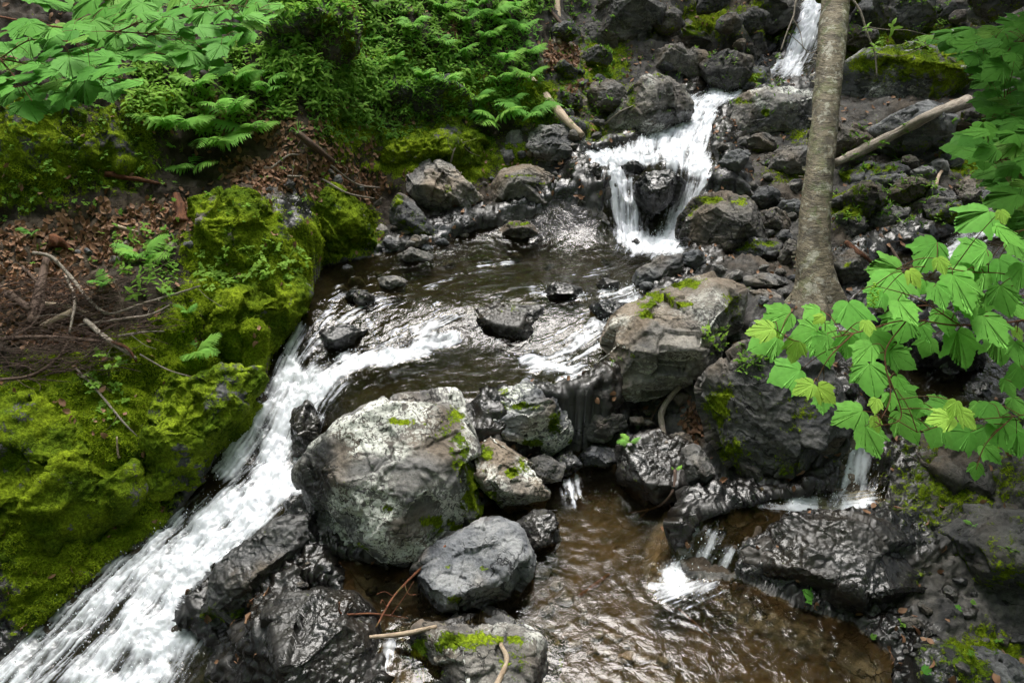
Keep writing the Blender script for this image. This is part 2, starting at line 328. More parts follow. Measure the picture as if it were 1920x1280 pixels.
_A, _B = [-.75, -.2, 0, .15, .3, .5, .65, .85, 1.3, 1.56, 1.66, 1.8, 2.36], [-.58, -.22, -.10, .0, .12, .26, .38, .55, 1.05, 1.2, 1.3, 1.45, 2.15]
_C, _D = [0, .25, .36, .5, .56, .66, .8, .94, 1.05, 1.2], [0, .18, .28, .36, .42, .48, .56, .66, .72, .82]
WC_MAIN, PG_MAIN, WC_TOP, PG_TOP = (_rm(L, _A, _B) for L in (WC_MAIN, PG_MAIN, WC_TOP, PG_TOP))
WC_RIGHT, PG_RIGHT, WC_LEDGE, PG_LEDGE = (_rm(L, _C, _D) for L in (WC_RIGHT, PG_RIGHT, WC_LEDGE, PG_LEDGE))
def wsetup(ctrl, poly):
    P = np.array([at_z(*c) for c in ctrl]); Q = np.array([at_z(*c) for c in poly])
    return TPS(P[:, :2], P[:, 2], 3e-4), Q[:, :2]
W_MAIN, W_POOL, W_RIGHT, W_LEDGE, W_TOP = (wsetup(*a) for a in ((WC_MAIN, PG_MAIN), (WC_POOL, PG_POOL), (WC_RIGHT, PG_RIGHT), (WC_LEDGE, PG_LEDGE), (WC_TOP, PG_TOP)))
# ------------------------------------------------------------------ the ground
GPATH = [ # from a known point (px, py, z) up the slope: (px, py, slope)
 [(-10,1240,-.50),(0,1100,1.3),(0,900,1.2),(0,740,1.0),(0,640,.6),(0,520,.45),(0,420,.5),(0,330,1.6),(0,220,2),(0,100,1.1),(0,0,.8)],
 [(100,1140,-.35),(110,1020,1.3),(120,880,1.2),(130,740,1.0),(130,640,.6),(130,540,.45),(130,440,.5),(130,330,1.6),(130,220,2),(130,100,1.0),(150,0,.7)],
 [(280,985,-.12),(260,900,1.5),(250,800,1.3),(240,700,1.1),(250,600,.6),(250,500,.45),(250,400,.5),(250,320,1.2),(260,230,1.8),(270,130,.9),(280,0,.7)],
 [(395,855,.03),(370,780,1.9),(350,700,1.5),(350,620,1.1),(350,540,.6),(370,450,.5),(370,370,.5),(380,280,.7),(400,180,.9),(420,60,.8),(420,0,.8)],
 [(485,715,.27),(470,650,2.0),(450,580,1.5),(440,520,.6),(450,430,.6),(460,350,.5),(480,270,.6),(500,180,1.2),(510,80,1.2),(510,0,.8)],
 [(535,605,.50),(550,540,1.7),(550,480,.8),(560,400,.6),(570,320,.5),(590,250,.8),(600,150,1.5),(610,50,1.0),(620,-20,.8)],
 [(650,485,.57),(650,440,.9),(650,370,.6),(660,310,.5),(690,250,.7),(700,190,1.6),(700,100,1.2),(710,0,.8)],
 [(770,465,.57),(770,420,.5),(780,350,.5),(790,290,.7),(800,230,1.2),(800,150,1.4),(810,60,1.0),(810,-20,.8)],
 [(900,438,.57),(890,390,.5),(890,320,.6),(900,250,.8),(900,180,1.0),(910,100,1.1),(920,0,.9)],
 [(1040,422,.57),(1030,380,.6),(1010,310,.7),(1010,230,.6),(1010,150,.6),(1020,80,.6),(1030,0,.9)],
 [(1095,285,1.07),(1100,240,.4),(1100,180,.25),(1090,110,.35),(1080,50,.5),(1080,-20,.7)],
 [(1250,220,1.22),(1240,170,.3),(1240,110,.3),(1250,60,.5),(1260,0,.6),(1260,-60,.6)],
 [(1345,150,1.33),(1360,100,.4),(1380,50,.6),(1400,0,.6)],
 [(1305,450,.58),(1340,400,.5),(1380,330,.35),(1420,260,.3),(1450,190,.2)],
 [(1215,545,.56),(1290,500,.1),(1400,480,.15),(1500,430,.3),(1560,350,.30),(1600,290,.25),(1650,220,.3),(1680,130,.3),(1700,60,.5),(1700,0,.6)],
 [(1760,445,.71),(1780,380,.4),(1790,320,.3),(1810,250,.35),(1850,150,.4),(1880,60,.5),(1900,-20,.6)],
 [(1215,560,.56),(1330,580,.0),(1350,540,.1),(1450,560,.05),(1530,575,.0),(1600,560,.0)],
 [(1200,600,.52),(1300,640,.0),(1420,640,.1),(1560,640,.1)],
 [(1170,830,.0),(1230,760,.6),(1320,700,.4)],[(1345,930,.05),(1400,860,.4),(1480,780,.5),(1540,700,.2)],
 [(1700,1235,0),(1800,1170,.2),(1850,1080,.4),(1900,950,.6),(1900,850,.6),(1970,780,.5)],
 [(1720,1300,0),(1850,1260,.1),(1980,1150,.3),(2000,1000,.6)],
 [(1600,1163,0),(1680,1090,.3),(1720,1010,.4),(1760,930,.4),(1790,850,.7)],
 [(1380,1040,.02),(1480,1040,.1),(1600,1010,.2)],
 [(900,945,.02),(940,850,.7),(930,780,.5)],[(1010,850,.03),(1020,790,1.5),(1010,740,.4)],
 [(600,1050,.0),(690,950,.15),(720,850,.3),(740,780,.3)],[(450,1100,-.12),(520,1020,.1)],[(470,1180,-.1),(600,1220,-.05),(600,1290,0.02)],
 [(850,1190,.02),(850,1280,0),(980,1270,0)],[(450,1290,-.3),(480,1400,-.1)]]
def kk(py): d = ray(960, py); return -d[1] / d[2]
GL = []
for pth in GPATH:
    a = at_z(*pth[0]); GL.append(a); yy, zz = a[1], a[2]
    for (pa, pb, sl_) in pth[1:]:
        k_ = kk(pb); y2 = (CZ - zz + sl_ * yy) / (sl_ + 1 / k_); zz = CZ - y2 / k_; yy = y2; GL.append(at_z(pa, pb, zz))
GP = np.array(GL)
print('bank tops', [tuple(np.round(g, 1)) for g in GL if g[2] > 2.2])
WP = np.array([at_z(a, b_, c - .12) for W in (WC_MAIN, WC_RIGHT, WC_LEDGE, WC_TOP) for (a, b_, c) in W] )
WP2 = np.array([at_z(a, b_, c) for (a, b_, c) in WC_POOL]); WP2[:, 2] -= .16
GP = np.vstack([GP, WP, WP2])
# frame of far guards so the bank keeps rising outside the picture
far = np.array([(-7, 3, 2.4), (-9, 6, 4.2), (-9, 11, 6), (-4, 13, 5.2), (0, 14, 4.2), (5, 14, 4.4), (10, 13, 5.2), (9, 7, 2.8), (6, 3, 1.2), (-3.8, 2.2, .2), (3.5, 1, .3), (0, 1, -.3), (-4, 0, .2)])
GP = np.vstack([GP, far])
_key = np.unique(np.round(GP[:, :2] / .04), axis=0, return_index=True)[1]; GP = GP[_key]
GT = TPS(GP[:, :2], GP[:, 2], 4e-3)
def hill(x, y):                # valley sides far from the brook
    return .42 * np.abs(x - .05 * y) + .28 * np.clip(y, 0, None) - .5 + 1.2 * fbm(np.c_[x * .08, y * .08, 0 * x], 3, 91) * sm(8, 20, np.hypot(x, y))
def carve(X, z):
    for (W, Q), dep in ((W_TOP, .07), (W_MAIN, .12), (W_RIGHT, .05), (W_LEDGE, .08), (W_POOL, .16)):
        lo, hi = Q.min(0) - .5, Q.max(0) + .5
        k = np.where((X[:, 0] > lo[0]) & (X[:, 0] < hi[0]) & (X[:, 1] > lo[1]) & (X[:, 1] < hi[1]))[0]
        if not len(k): continue
        s = sdist(X[k, 0], X[k, 1], Q); lv = np.clip(W(X[k]), W.zr[0], W.zr[1])
        zi = lv - dep * sm(0, .22, s) - .012
        out = np.maximum(z[k], lv + .02 + .25 * np.clip(-s, 0, .3))
        z[k] = np.where(s > 0, zi, z[k] + (out - z[k]) * sm(.35, .08, -s))
    return z
def ground_h(X):
    X = np.asarray(X, float); z = GT(X); r = np.maximum(np.abs(X[:, 0]) - 8, 0) + np.maximum(X[:, 1] - 13, 0) + np.maximum(1.2 - X[:, 1], 0)
    w_ = sm(0, 5, r); return carve(X, z * (1 - w_) + hill(X[:, 0], X[:, 1]) * w_)
ys = np.r_[-120, -60, -30, -15, -8, -4, -1.5, 0, .8, 1.5 * (13.5 / 1.5) ** np.linspace(0, 1, 720), 14, 15, 17, 22, 30, 45, 70, 120, 250]
ts = np.r_[-30, -12, -6, -3, -2, -1.6, -1.35, np.linspace(-1.2, 1.2, 820), 1.35, 1.6, 2, 3, 6, 12, 30]
wy = np.where(ys > 1.5, ys * .72 + .55, np.maximum(1.63, .0)); 
XX = ts[None] * wy[:, None]; YY = np.repeat(ys[:, None], len(ts), 1); nr, nc = XX.shape
GX = np.c_[XX.ravel(), YY.ravel()]; GZ = ground_h(GX); GV = np.c_[GX, GZ]
I = np.arange(nr * nc).reshape(nr, nc); GF = np.c_[I[:-1, :-1].ravel(), I[:-1, 1:].ravel(), I[1:, 1:].ravel(), I[1:, :-1].ravel()]
GN = vnormals(GV, GF)
MASK_LITTER = [(60,480,130,70,1),(200,440,150,60,1),(300,420,120,50,1),(520,250,90,40,.9),(560,320,110,50,1),(640,360,90,30,.9),(470,330,80,50,.8),(100,590,150,70,1),(180,560,60,50,.8),(700,350,50,30,.7),(690,290,40,30,.7),(850,60,60,40,.5),(1050,110,50,40,.9),(1080,180,40,40,.5),(650,20,50,30,.6),(1750,1180,120,60,.15),(1660,330,60,20,.4),(1750,260,90,25,.6),(1310,800,40,50,.8),(420,220,80,60,.6)]
MASK_MOSS = [(300,690,130,60,1),(540,520,60,80,1),(500,640,70,60,1),(240,640,60,30,.8),(330,620,50,50,.8),(600,300,60,60,.6),(440,480,90,90,1),(590,470,60,60,1),(220,980,110,80,.9),(960,300,50,40,.6),(1150,190,40,40,.5),(1480,330,60,30,.4),(1500,250,40,40,.4),(1850,300,60,60,.5),(1180,30,60,60,.5),(450,560,130,50,1),(560,560,40,50,1),(380,450,60,60,.9),(470,430,60,60,.9),(650,440,60,50,1),(610,370,50,50,.9),(120,900,180,230,1.1),(230,760,100,50,.9),(330,720,60,40,.7),(780,290,150,60,.9),(880,290,60,60,.9),(650,240,80,50,.8),(620,300,50,30,.8),(60,330,100,80,.75),(200,290,120,80,.7),(280,210,60,50,.8),(1010,190,60,60,.8),(1080,170,60,40,.6),(1120,240,60,30,.4),(650,60,60,60,.7),(560,110,50,40,.5),(850,180,150,60,.6),(720,140,120,60,.6),(520,620,40,60,.9),(1330,40,80,40,.6),(1700,90,150,60,.6),(1650,330,70,15,.5),(1590,400,50,30,.8),(1800,900,150,120,.42),(1850,1240,90,60,.6),(1650,400,60,30,.7),(1800,300,50,40,.7),(1120,120,60,50,.8),(1440,50,60,30,.6),(400,700,60,50,.5),(90,1130,80,80,.8)]
px, py, tt = project(GV)
g_lit = blobs(px, py, MASK_LITTER); g_moss = blobs(px, py, MASK_MOSS)
inb = (np.abs(GX[:, 0]) < 8) & (GX[:, 1] > 1) & (GX[:, 1] < 14)
g_moss = np.where(inb, g_moss, .5); g_lit = np.where(inb, g_lit, .5)
wetm = np.zeros(len(GV)); under = np.zeros(len(GV), bool)
for (W, Q), rise in ((W_TOP, .1), (W_MAIN, .12), (W_RIGHT, .15), (W_LEDGE, .1), (W_POOL, .05)):
    s = sdist(GX[:, 0], GX[:, 1], Q); wetm = np.maximum(wetm, sm(-.30 - rise, -.05, s)); under |= s > 0.0
wetm = np.where(g_moss > .6, wetm * .4, wetm)
dd = np.where(inb, 1., .3)
d1 = fbm(GV * 2.3, 3, 5) * .07 + ridge(GV * np.array([1.6, 2.2, 4.5]) + 3, 4, 9) * .028 + fbm(GV * 11, 3, 21) * .016
mossl = sm(.35, .7, g_moss + .5 * fbm(GV * 6, 3, 33)) * (1 - sm(.3, .6, g_lit * .6))
d2 = mossl * (.02 + .02 * fbm(GV * 16, 3, 44) + .008 * noise3(GV * 55, 7))
peb = .018 * np.abs(noise3(GV * 13, 71)) + .012 * np.abs(noise3(GV * 30, 72))
disp = np.where(under, peb * 1.2 + .010 * fbm(GV * 5, 2, 3), (d1 + .022 * fbm(GV * 24, 3, 61) * (1 - mossl)) * sm(.02, .25, np.where(under, 0, 1) * (1 - .75 * wetm)) + d2) * dd
GV2 = GV + GN * disp[:, None]
gtone = np.full(len(GV), .75)
bankp = np.maximum(sm(1.1, .3, (px - 700) / 500.), .6 * (py < 420)) * (1 - wetm); g_soil = np.where(under, sm(.6, .85, GN[:, 2]), np.maximum(g_lit, .75 * bankp)); gtone = np.where(under, (.6 + .5 * sm(4.4, 3.6, GX[:, 1])) * (1 + .5 * noise3(GV * 9, 41)), np.where(g_lit > .4, 1.1, .55))
gm = np.clip(g_moss * (1 - g_lit * .8), 0, 1) * np.where(under, 0, 1)
me = np_mesh('ground', GV2, GF, ROCK, dict(moss=gm, soil=np.clip(g_soil, 0, 1), wet=np.where(under, 0, wetm * .72) + .25 * (1 - sm(.1, .5, g_moss + g_lit)), lichen=np.zeros(len(GV)), tone=gtone))
ground = link('ground', me); ground['kind'] = 'structure'
print('ground', len(GV), time.time() - T0)

# ------------------------------------------------------------------ the wood around and above the brook (open over the water)
def surrounding_wood():
    rs = np.random.RandomState(2); C_ = []
    for k in range(520):                       # walls of foliage all round
        a_ = rs.uniform(0, 6.283); r = rs.uniform(11, 17); x, y = r * .8 * math.sin(a_), 5 + r * 1.15 * math.cos(a_); g = max(0, float(hill(np.array([x]), np.array([y]))[0]))
        C_.append((x, y, g + rs.uniform(1.5, 14), rs.uniform(1.0, 2.2)))
    for k in range(420):                       # roof with an opening
        x, y = rs.uniform(-13, 13), rs.uniform(-10, 22); q = ((x - .2) / 7.2) ** 2 + ((y - 9.5) / 8.2) ** 2
        if q < 1 or (q < 1.5 and rs.rand() < .5): continue
        C_.append((x, y, rs.uniform(9, 14), rs.uniform(1., 2.)))
    for k in range(120): C_.append((rs.uniform(1.9, 5.2), rs.uniform(1.2, 6.4), rs.uniform(3.9, 5.6), rs.uniform(.5, .8)))       # low crown over the dark right bank
    for k in range(14): C_.append((rs.uniform(-6.2, -3.8), rs.uniform(3.5, 6.5), rs.uniform(4.6, 6.5), rs.uniform(.5, .8)))
    for k in range(60): C_.append((rs.uniform(-7, 7), rs.uniform(-6, -2.2), rs.uniform(2.5, 9), rs.uniform(.8, 1.3)))
    C_ = [c for c in C_ if not (7 < c[1] < 13.5 and -.22 * c[1] - 1.6 < c[0] < .42 * c[1] + 1.6 and c[2] > 7.5)]   # the valley stays open upstream
    P = []; S = []
    for x, y, z, r in C_:
        n = int(46 * r); d = rs.normal(size=(n, 3)); d /= np.linalg.norm(d, axis=1)[:, None]; p_ = np.array([x, y, z]) + d * r * rs.uniform(.3, 1, (n, 1)) ** .5
        P.append(p_); S.append(np.full(n, .17 if r > .8 else .12))
    P = np.vstack(P); S = np.concatenate(S); n = len(P); a, b_ = rs.normal(size=(n, 3)), rs.normal(size=(n, 3)); a /= np.linalg.norm(a, axis=1)[:, None]; b_ -= a * (a * b_).sum(1)[:, None]; b_ /= np.linalg.norm(b_, axis=1)[:, None]
    a *= S[:, None] * 1.6; b_ *= S[:, None]; V = np.stack([P - a, P - b_ * .8, P + a, P + b_ * .8], 1); keep = ~((np.abs(P[:, 0]) < .9) & (np.abs(P[:, 1]) < .9)) & (project(P)[1] < -60) | (P[:, 1] < -1.5); V = V[keep].reshape(-1, 3)
    o = link('surrounding_wood', np_mesh('surrounding_wood', V, np.arange(len(V)).reshape(-1, 4), HERB, dict(hue=np.repeat(rs.rand(len(V) // 4) * .6, 4), vein=np.zeros(len(V)), young=np.zeros(len(V))), smooth=False))
    tag(o, 'leafy crowns of the surrounding wood, open above the brook', 'trees', kind='stuff'); print('wood', len(V) // 4)
surrounding_wood()

# ------------------------------------------------------------------ water sheets
WATER = make_water_mat('brook_water', (.46, .44, .30), ripple=1.0, body=.05)
POOLW = make_water_mat('pool_water', (.66, .58, .42), ripple=1.0, body=.015)
WSURF = {}
def water(name, W, Q, step, strokes, mat, amp=.012, ripple=1.0, box=None, ymax=None, foam_extra=(), ripdir=None, steps=34):
    lo, hi = Q.min(0) - .06, Q.max(0) + .06; lo[1] = max(lo[1], 1.8)
    nx, ny = int((hi[0] - lo[0]) / step) + 1, int((hi[1] - lo[1]) / step) + 1
    x = np.linspace(lo[0], hi[0], nx); y = np.linspace(lo[1], hi[1], ny); X, Y = np.meshgrid(x, y); P = np.c_[X.ravel(), Y.ravel()]
    z = W(P); V = np.c_[P, z]; px, py, t = project(V)
    foam = np.zeros(len(V)); fx = np.zeros(len(V)); fy = np.zeros(len(V)); wsum = np.full(len(V), 1e-6)
    for st in strokes:                       # (points [(px,py)...], width_px, strength)
        pts, wd, sg = st
        for a, b_ in zip(pts[:-1], pts[1:]):
            d, s = segdist(px, py, a, b_)
            wg = np.exp(-(d / wd) ** 2)
            ia = np.argmin((px - a[0]) ** 2 + (py - a[1]) ** 2); ib = np.argmin((px - b_[0]) ** 2 + (py - b_[1]) ** 2)
            dv = P[ib] - P[ia]; L = np.hypot(*dv) + 1e-9
            wf = np.exp(-(d / (wd * 2 + 30)) ** 2) + 1e-9
            fx += wf * dv[0] / L; fy += wf * dv[1] / L; wsum += wf
            foam = np.maximum(foam, sg * wg)
    for e in foam_extra: foam = np.maximum(foam, blobs(px, py, [e]))
    n = np.hypot(fx, fy) + 1e-9; fx, fy = (fx / n).reshape(ny, nx), (fy / n).reshape(ny, nx)
    rs = np.random.RandomState(11); base = rs.rand(ny, nx)
    acc = base.copy(); iy0, ix0 = np.mgrid[0:ny, 0:nx].astype(float)
    for sg in (1, -1):                        # streaks by line integral convolution along the flow
        ix, iy = ix0.copy(), iy0.copy()
        for k in range(steps // 2):
            jx = np.clip(ix.round().astype(int), 0, nx - 1); jy = np.clip(iy.round().astype(int), 0, ny - 1)
            ix += sg * fx[jy, jx]; iy += sg * fy[jy, jx]
            jx = np.clip(ix.round().astype(int), 0, nx - 1); jy = np.clip(iy.round().astype(int), 0, ny - 1)
            acc += base[jy, jx]
    s1 = (acc - acc.mean()) / acc.std(); 
    k2 = s1.copy()                             # a coarser strand layer
    for _ in range(3): k2 = (k2 + np.roll(k2, 1, 0) + np.roll(k2, -1, 0) + np.roll(k2, 1, 1) + np.roll(k2, -1, 1)) / 5
    k2 = (k2 - k2.mean()) / k2.std(); st_ = (.5 + .10 * s1 + .11 * k2).ravel(); 
    lump = fbm(np.c_[P * 9, z * 5], 3, 5)
    gz = np.gradient(z.reshape(ny, nx), step); slope = np.hypot(*gz).ravel()
    ex_ = sum([np.zeros(len(P))] + [blobs(px, py, [e]) for e in foam_extra]).clip(0, 1); st_ = st_ * (1 - .85 * ex_) + .85 * ex_ * (.55 + .4 * fbm(np.c_[P * 45, z * 20], 3, 55)); st_ = np.clip(st_ + .28 * lump, 0, 1)
    edge = sdist(P[:, 0], P[:, 1], Q)
    rp = ripple * (1 + np.clip(slope, 0, 1.5))
    dz = foam * (amp * .7 * (st_ - .5) * 2 + amp * 1.5 * lump) + ripple * .3 * amp * fbm(P @ np.array([[9., 2], [-2, 9]]) if False else np.c_[P * 8, 0 * z], 2, 8) * (1 - np.clip(foam, 0, 1))
    if ripdir is not None: dz = dz + ripdir(P, px, py); rp = rp * (.3 + .9 * blobs(px, py, [(1400, 1230, 420, 170, 1)]))
    V[:, 2] += dz
    keep = (edge > -.055).reshape(ny, nx); kq = keep[:-1, :-1] & keep[1:, :-1] & keep[:-1, 1:] & keep[1:, 1:]
    I = np.arange(nx * ny).reshape(ny, nx); Fq = np.stack([I[:-1, :-1], I[:-1, 1:], I[1:, 1:], I[1:, :-1]], -1)[kq]
    u, inv = np.unique(Fq, return_inverse=True); Fq = inv.reshape(-1, 4)
    foam = foam * sm(-.05, .05, edge)
    me = np_mesh(name, V[u], Fq, mat, dict(foam=np.clip(foam[u], 0, 1.3), streak=st_[u], ripple=rp[u]))
    WSURF[name] = (V[u], foam[u]); o = link(name, me); o['kind'] = 'structure'; print(name, len(u), time.time() - T0); return o, V[u], foam[u]
S_MAIN = [ ([(1180,480),(1000,505),(820,540),(660,570)],30,.07),([(1150,500),(1000,540),(860,570)],14,.12),([(1000,600),(940,480)],1,.01),([(930,500),(860,515),(800,540)],8,.22),([(1120,520),(1060,510)],7,.2),([(1180,600),(1130,640),(1080,665)],20,.35),([(1150,560),(1080,600),(1020,640)],9,.2), # upper cascade
 ([(1400,168),(1340,180),(1305,215),(1240,262),(1170,292),(1110,300)],22,.95),([(1345,160),(1330,210),(1300,290),(1330,330)],20,1.0),([(1300,215),(1270,290)],34,1.05),([(1240,275),(1300,310),(1328,335)],20,1.0),([(1130,298),(1230,296)],12,.85),
 ([(1120,300),(1155,325),(1160,370),(1175,425),(1190,455)],20,1.05),([(1180,340),(1195,440)],9,.7),([(1330,335),(1310,370),(1280,410),(1250,455)],28,1.1),([(1170,440),(1270,462)],16,1.0),([(1180,462),(1260,470)],14,.6),
 # riffles in the middle
 ([(1190,560),(1130,600),(1060,665),(1000,690)],18,.55),([(1180,545),(1130,555)],12,.6),([(1100,700),(1030,682),(980,672)],10,.85),([(1085,690),(1060,715)],14,.6),([(1100,560),(1000,545)],10,.4),([(960,490),(900,500)],7,.35),
 ([(1250,500),(1150,520),(900,600)],26,.05),([(870,590),(760,620),(700,650)],14,.34),([(820,575),(790,640)],9,.42),([(740,570),(700,560),(640,610),(600,640)],14,.26),([(640,545),(600,600)],12,.3),
 ([(850,635),(760,655),(690,672),(640,690),(590,730)],13,1.05),([(800,655),(720,676)],12,.9),([(620,600),(590,640),(560,690)],14,.34),([(560,615),(545,655),(540,700)],12,.7),([(690,600),(720,660)],9,.4),
 ([(960,700),(850,705),(740,700)],18,.08),([(800,740),(680,770)],9,.3),
 # the long left chute
 ([(600,715),(540,770),(510,860),(500,905)],34,1.1),([(545,690),(500,760),(450,840),(430,880)],26,1.0),([(590,740),(575,800),(560,870)],16,.75),([(600,780),(590,860)],9,.5),([(430,790),(405,880)],12,.55),
 ([(540,900),(480,930),(410,960),(340,1030)],32,1.15),([(480,960),(400,1030),(330,1100),(290,1180)],36,1.1),([(560,900),(500,940)],20,1.0),([(330,980),(250,1040),(150,1120),(60,1210),(0,1270)],24,.78),([(300,1030),(200,1120),(100,1220),(20,1300)],34,.84),
 ([(290,1100),(220,1190),(150,1290)],40,.88),([(330,1150),(300,1220),(260,1300)],30,1.05),([(350,1200),(330,1290)],26,.5),([(300,1250),(180,1290)],30,1.05)]
water('brook', *W_MAIN, .0075, S_MAIN, WATER, amp=.016, ripple=1.0, foam_extra=[(1232,462,62,15,1.0),(545,900,60,30,1.15),(470,950,50,25,1.1),(690,672,70,13,.95),(300,1200,70,60,.95),(1190,300,60,12,.9),(330,1060,50,40,1.0),(560,720,40,30,1.0)])
def pool_rip(P, px, py):
    c = at_z(1290, 1085, 0)[:2]; r = np.hypot(P[:, 0] - c[0], P[:, 1] - c[1]); r = r + .05 * noise3(np.c_[P * 5, 0 * r], 4)
    near = blobs(px, py, [(1430, 1230, 380, 170, 1), (1250, 1100, 180, 100, .7)])
    return .0022 * np.sin(r * 70 + 2.5 * noise3(np.c_[P * 4, 0 * r], 24)) * near * (.55 + .9 * noise3(np.c_[P * 7, 0 * r], 14)) + .0016 * fbm(np.c_[P * 16, 0 * r], 2, 18) * (.15 + near)
water('pool', *W_POOL, .0075, [([(1290,1075),(1262,1100)],38,.8),([(1330,1090),(1250,1105)],26,.5),([(1070,905),(1075,935)],16,.6),([(725,1215),(715,1270)],22,.5)], POOLW, amp=.008, ripple=.9, ripdir=pool_rip)
water('side_brook', *W_RIGHT, .008, [([(1880,420),(1810,445),(1780,480)],16,.6),([(1800,490),(1700,510),(1620,520)],14,.35),([(1850,640),(1750,720)],30,.15),([(1640,790),(1610,820)],9,.35),([(1606,815),(1600,870),(1592,945)],22,.85),([(1618,840),(1622,945)],16,.7),([(1640,950),(1540,950)],18,.9)], WATER, amp=.006, ripple=.8)
water('ledge_water', *W_LEDGE, .006, [([(1630,945),(1560,950),(1490,945)],18,.95),([(1500,955),(1430,945)],9,.4),([(1300,992),(1276,1035),(1256,1085)],15,.66),([(1335,1010),(1310,1055),(1290,1095)],17,.66),([(1372,1030),(1350,1078)],12,.5)], POOLW, amp=.003, ripple=.8, foam_extra=[(1262,1080,40,24,1.15),(1300,1092,40,18,1.0)])
water('upper_fall', *W_TOP, .010, [([(1530,-30),(1522,20),(1500,80),(1480,120)],26,1.1),([(1510,40),(1490,110)],20,1.05),([(1480,95),(1440,135)],13,.8),([(1500,110),(1495,145)],12,.7)], WATER, amp=.02, ripple=1.2)

# ------------------------------------------------------------------ boulders
_ico = {}
def ico(l):
    if l not in _ico:
        bm = bmesh.new(); bmesh.ops.create_icosphere(bm, subdivisions=l, radius=1); bm.verts.ensure_lookup_table()
        _ico[l] = (np.array([v.co[:] for v in bm.verts]), np.array([[v.index for v in f.verts] for f in bm.faces])); bm.free()
    return _ico[l]
MOSS_SURF = []          # (V, F, mossmask, parent) collected for tufts
def rock(label, out, base, T=None, lvl=6, moss=0., lich=0., wet=0., tone=1., wl=None, blob=(), facets=13, cut=(.70, .92), p=3.0, rough=.055, strata=.0, sdir=(.3, .2, 1), lump=.04,
         group=None, name='boulder', chips=30, planes=(), soil=0., seed=None, wetb=(), mosst=True):
    seed = seed if seed is not None else (abs(hash_s(label)) % 9973); rs = np.random.RandomState(seed)
    out = np.array(out, float); cx, cy = out[:, 0].mean(), out[:, 1].mean()
    A = 0; qx = 0; qy = 0
    for i in range(len(out)):
        a, b_ = out[i - 1], out[i]; c = a[0] * b_[1] - a[1] * b_[0]; A += c; qx += (a[0] + b_[0]) * c; qy += (a[1] + b_[1]) * c
    if abs(A) > 1: cx, cy = qx / (3 * A), qy / (3 * A)
    tb = at_z(*base) @ FWD - CAM @ FWD
    if name != 'stone' or True:                 # let it stand on the ground actually built there
        tq = np.linspace(tb * .72, tb * 1.45, 240); RP = CAM + ray(base[0], base[1]) * tq[:, None]; gh = ground_h(RP[:, :2]) > RP[:, 2]
        if gh.any() and not gh[0]:
            ta = float(tq[gh.argmax()]); tb = ta if (ta < tb or ta > tb * 1.12) and not (base[2] < .1 and ta > tb) else tb
    wm = (out[:, 0].max() - out[:, 0].min()) / F * tb; hm = (out[:, 1].max() - out[:, 1].min()) / F * tb
    if T is None: T = .36 * min(wm, hm * 1.6)
    t = tb + T * .7
    Q = np.c_[(out[:, 0] - cx) / F * t, (cy - out[:, 1]) / F * t]
    th = np.linspace(-np.pi, np.pi, 361); Rr = np.zeros(361); dx, dy = np.cos(th), np.sin(th)
    for i in range(len(Q)):
        a, e = Q[i - 1], Q[i] - Q[i - 1]; den = dx * e[1] - dy * e[0]; den = np.where(np.abs(den) < 1e-9, 1e-9, den)
        r = (a[0] * e[1] - a[1] * e[0]) / den; s = (a[0] * dy - a[1] * dx) / den
        Rr = np.where((r > 0) & (s >= -1e-6) & (s <= 1 + 1e-6), np.maximum(Rr, r), Rr)
    Rr = np.where(Rr < .2 * Rr.max(), .5 * np.median(Rr), Rr); ker = np.array([1, 2, 3, 2, 1.]) / 9; Rr = np.convolve(np.r_[Rr[-3:-1], Rr, Rr[1:3]], ker, 'valid') * 1.0
    D, Fc = ico(lvl); s = np.hypot(D[:, 0], D[:, 1]); R_ = np.interp(np.arctan2(D[:, 1], D[:, 0]), th, Rr)
    r = ((s / R_) ** p + (np.abs(D[:, 2]) / T) ** p) ** (-1 / p)
    V = (D[:, :1] * RIGHT + D[:, 1:2] * UPV + D[:, 2:] * FWD) * r[:, None]
    size = float(np.median(Rr))
    pl = [(np.array(n, float), f) for n, f in planes]
    for k in range(facets):
        an = rs.uniform(0, 6.283); pl.append((-FWD * rs.uniform(.45, 1.3) + RIGHT * math.cos(an) + UPV * math.sin(an), rs.uniform(*cut)))
    for n, f in pl:
        n = n / np.linalg.norm(n); pr = V @ n; h = np.percentile(pr, 99.7) * f; k = pr > h
        V[k] *= (h / pr[k] * .97 + .03)[:, None]
    x_, y_, w_ = V @ RIGHT, V @ UPV, V @ FWD; an = np.arctan2(y_, x_); ra = np.hypot(x_, y_)     # give the outline back after the cuts
    nb = 72; bi = np.clip(((an + np.pi) / (2 * np.pi) * nb).astype(int), 0, nb - 1); cur = np.full(nb, 1e-6); np.maximum.at(cur, bi, ra)
    cur = np.interp(th, (np.arange(-1, nb + 1) + .5) / nb * 2 * np.pi - np.pi, np.r_[cur[-1], cur, cur[0]]); k_ = np.clip(Rr / cur, .8, 1.6) * .985
    k_ = np.convolve(np.r_[k_[-4:-1], k_, k_[1:4]], np.ones(7) / 7, 'valid'); g_ = np.interp(an, th, k_)
    V = x_[:, None] * g_[:, None] * RIGHT + y_[:, None] * g_[:, None] * UPV + w_[:, None] * FWD
    N = vnormals(V, Fc); o = rs.rand(3) * 50
    V = V + N * (size * rough * .4 * fbm((V + o) / size * 1.3, 2, seed % 50))[:, None]
    dd_ = np.zeros(len(V))                     # broken facets: each cell of the surface has a tilt of its own
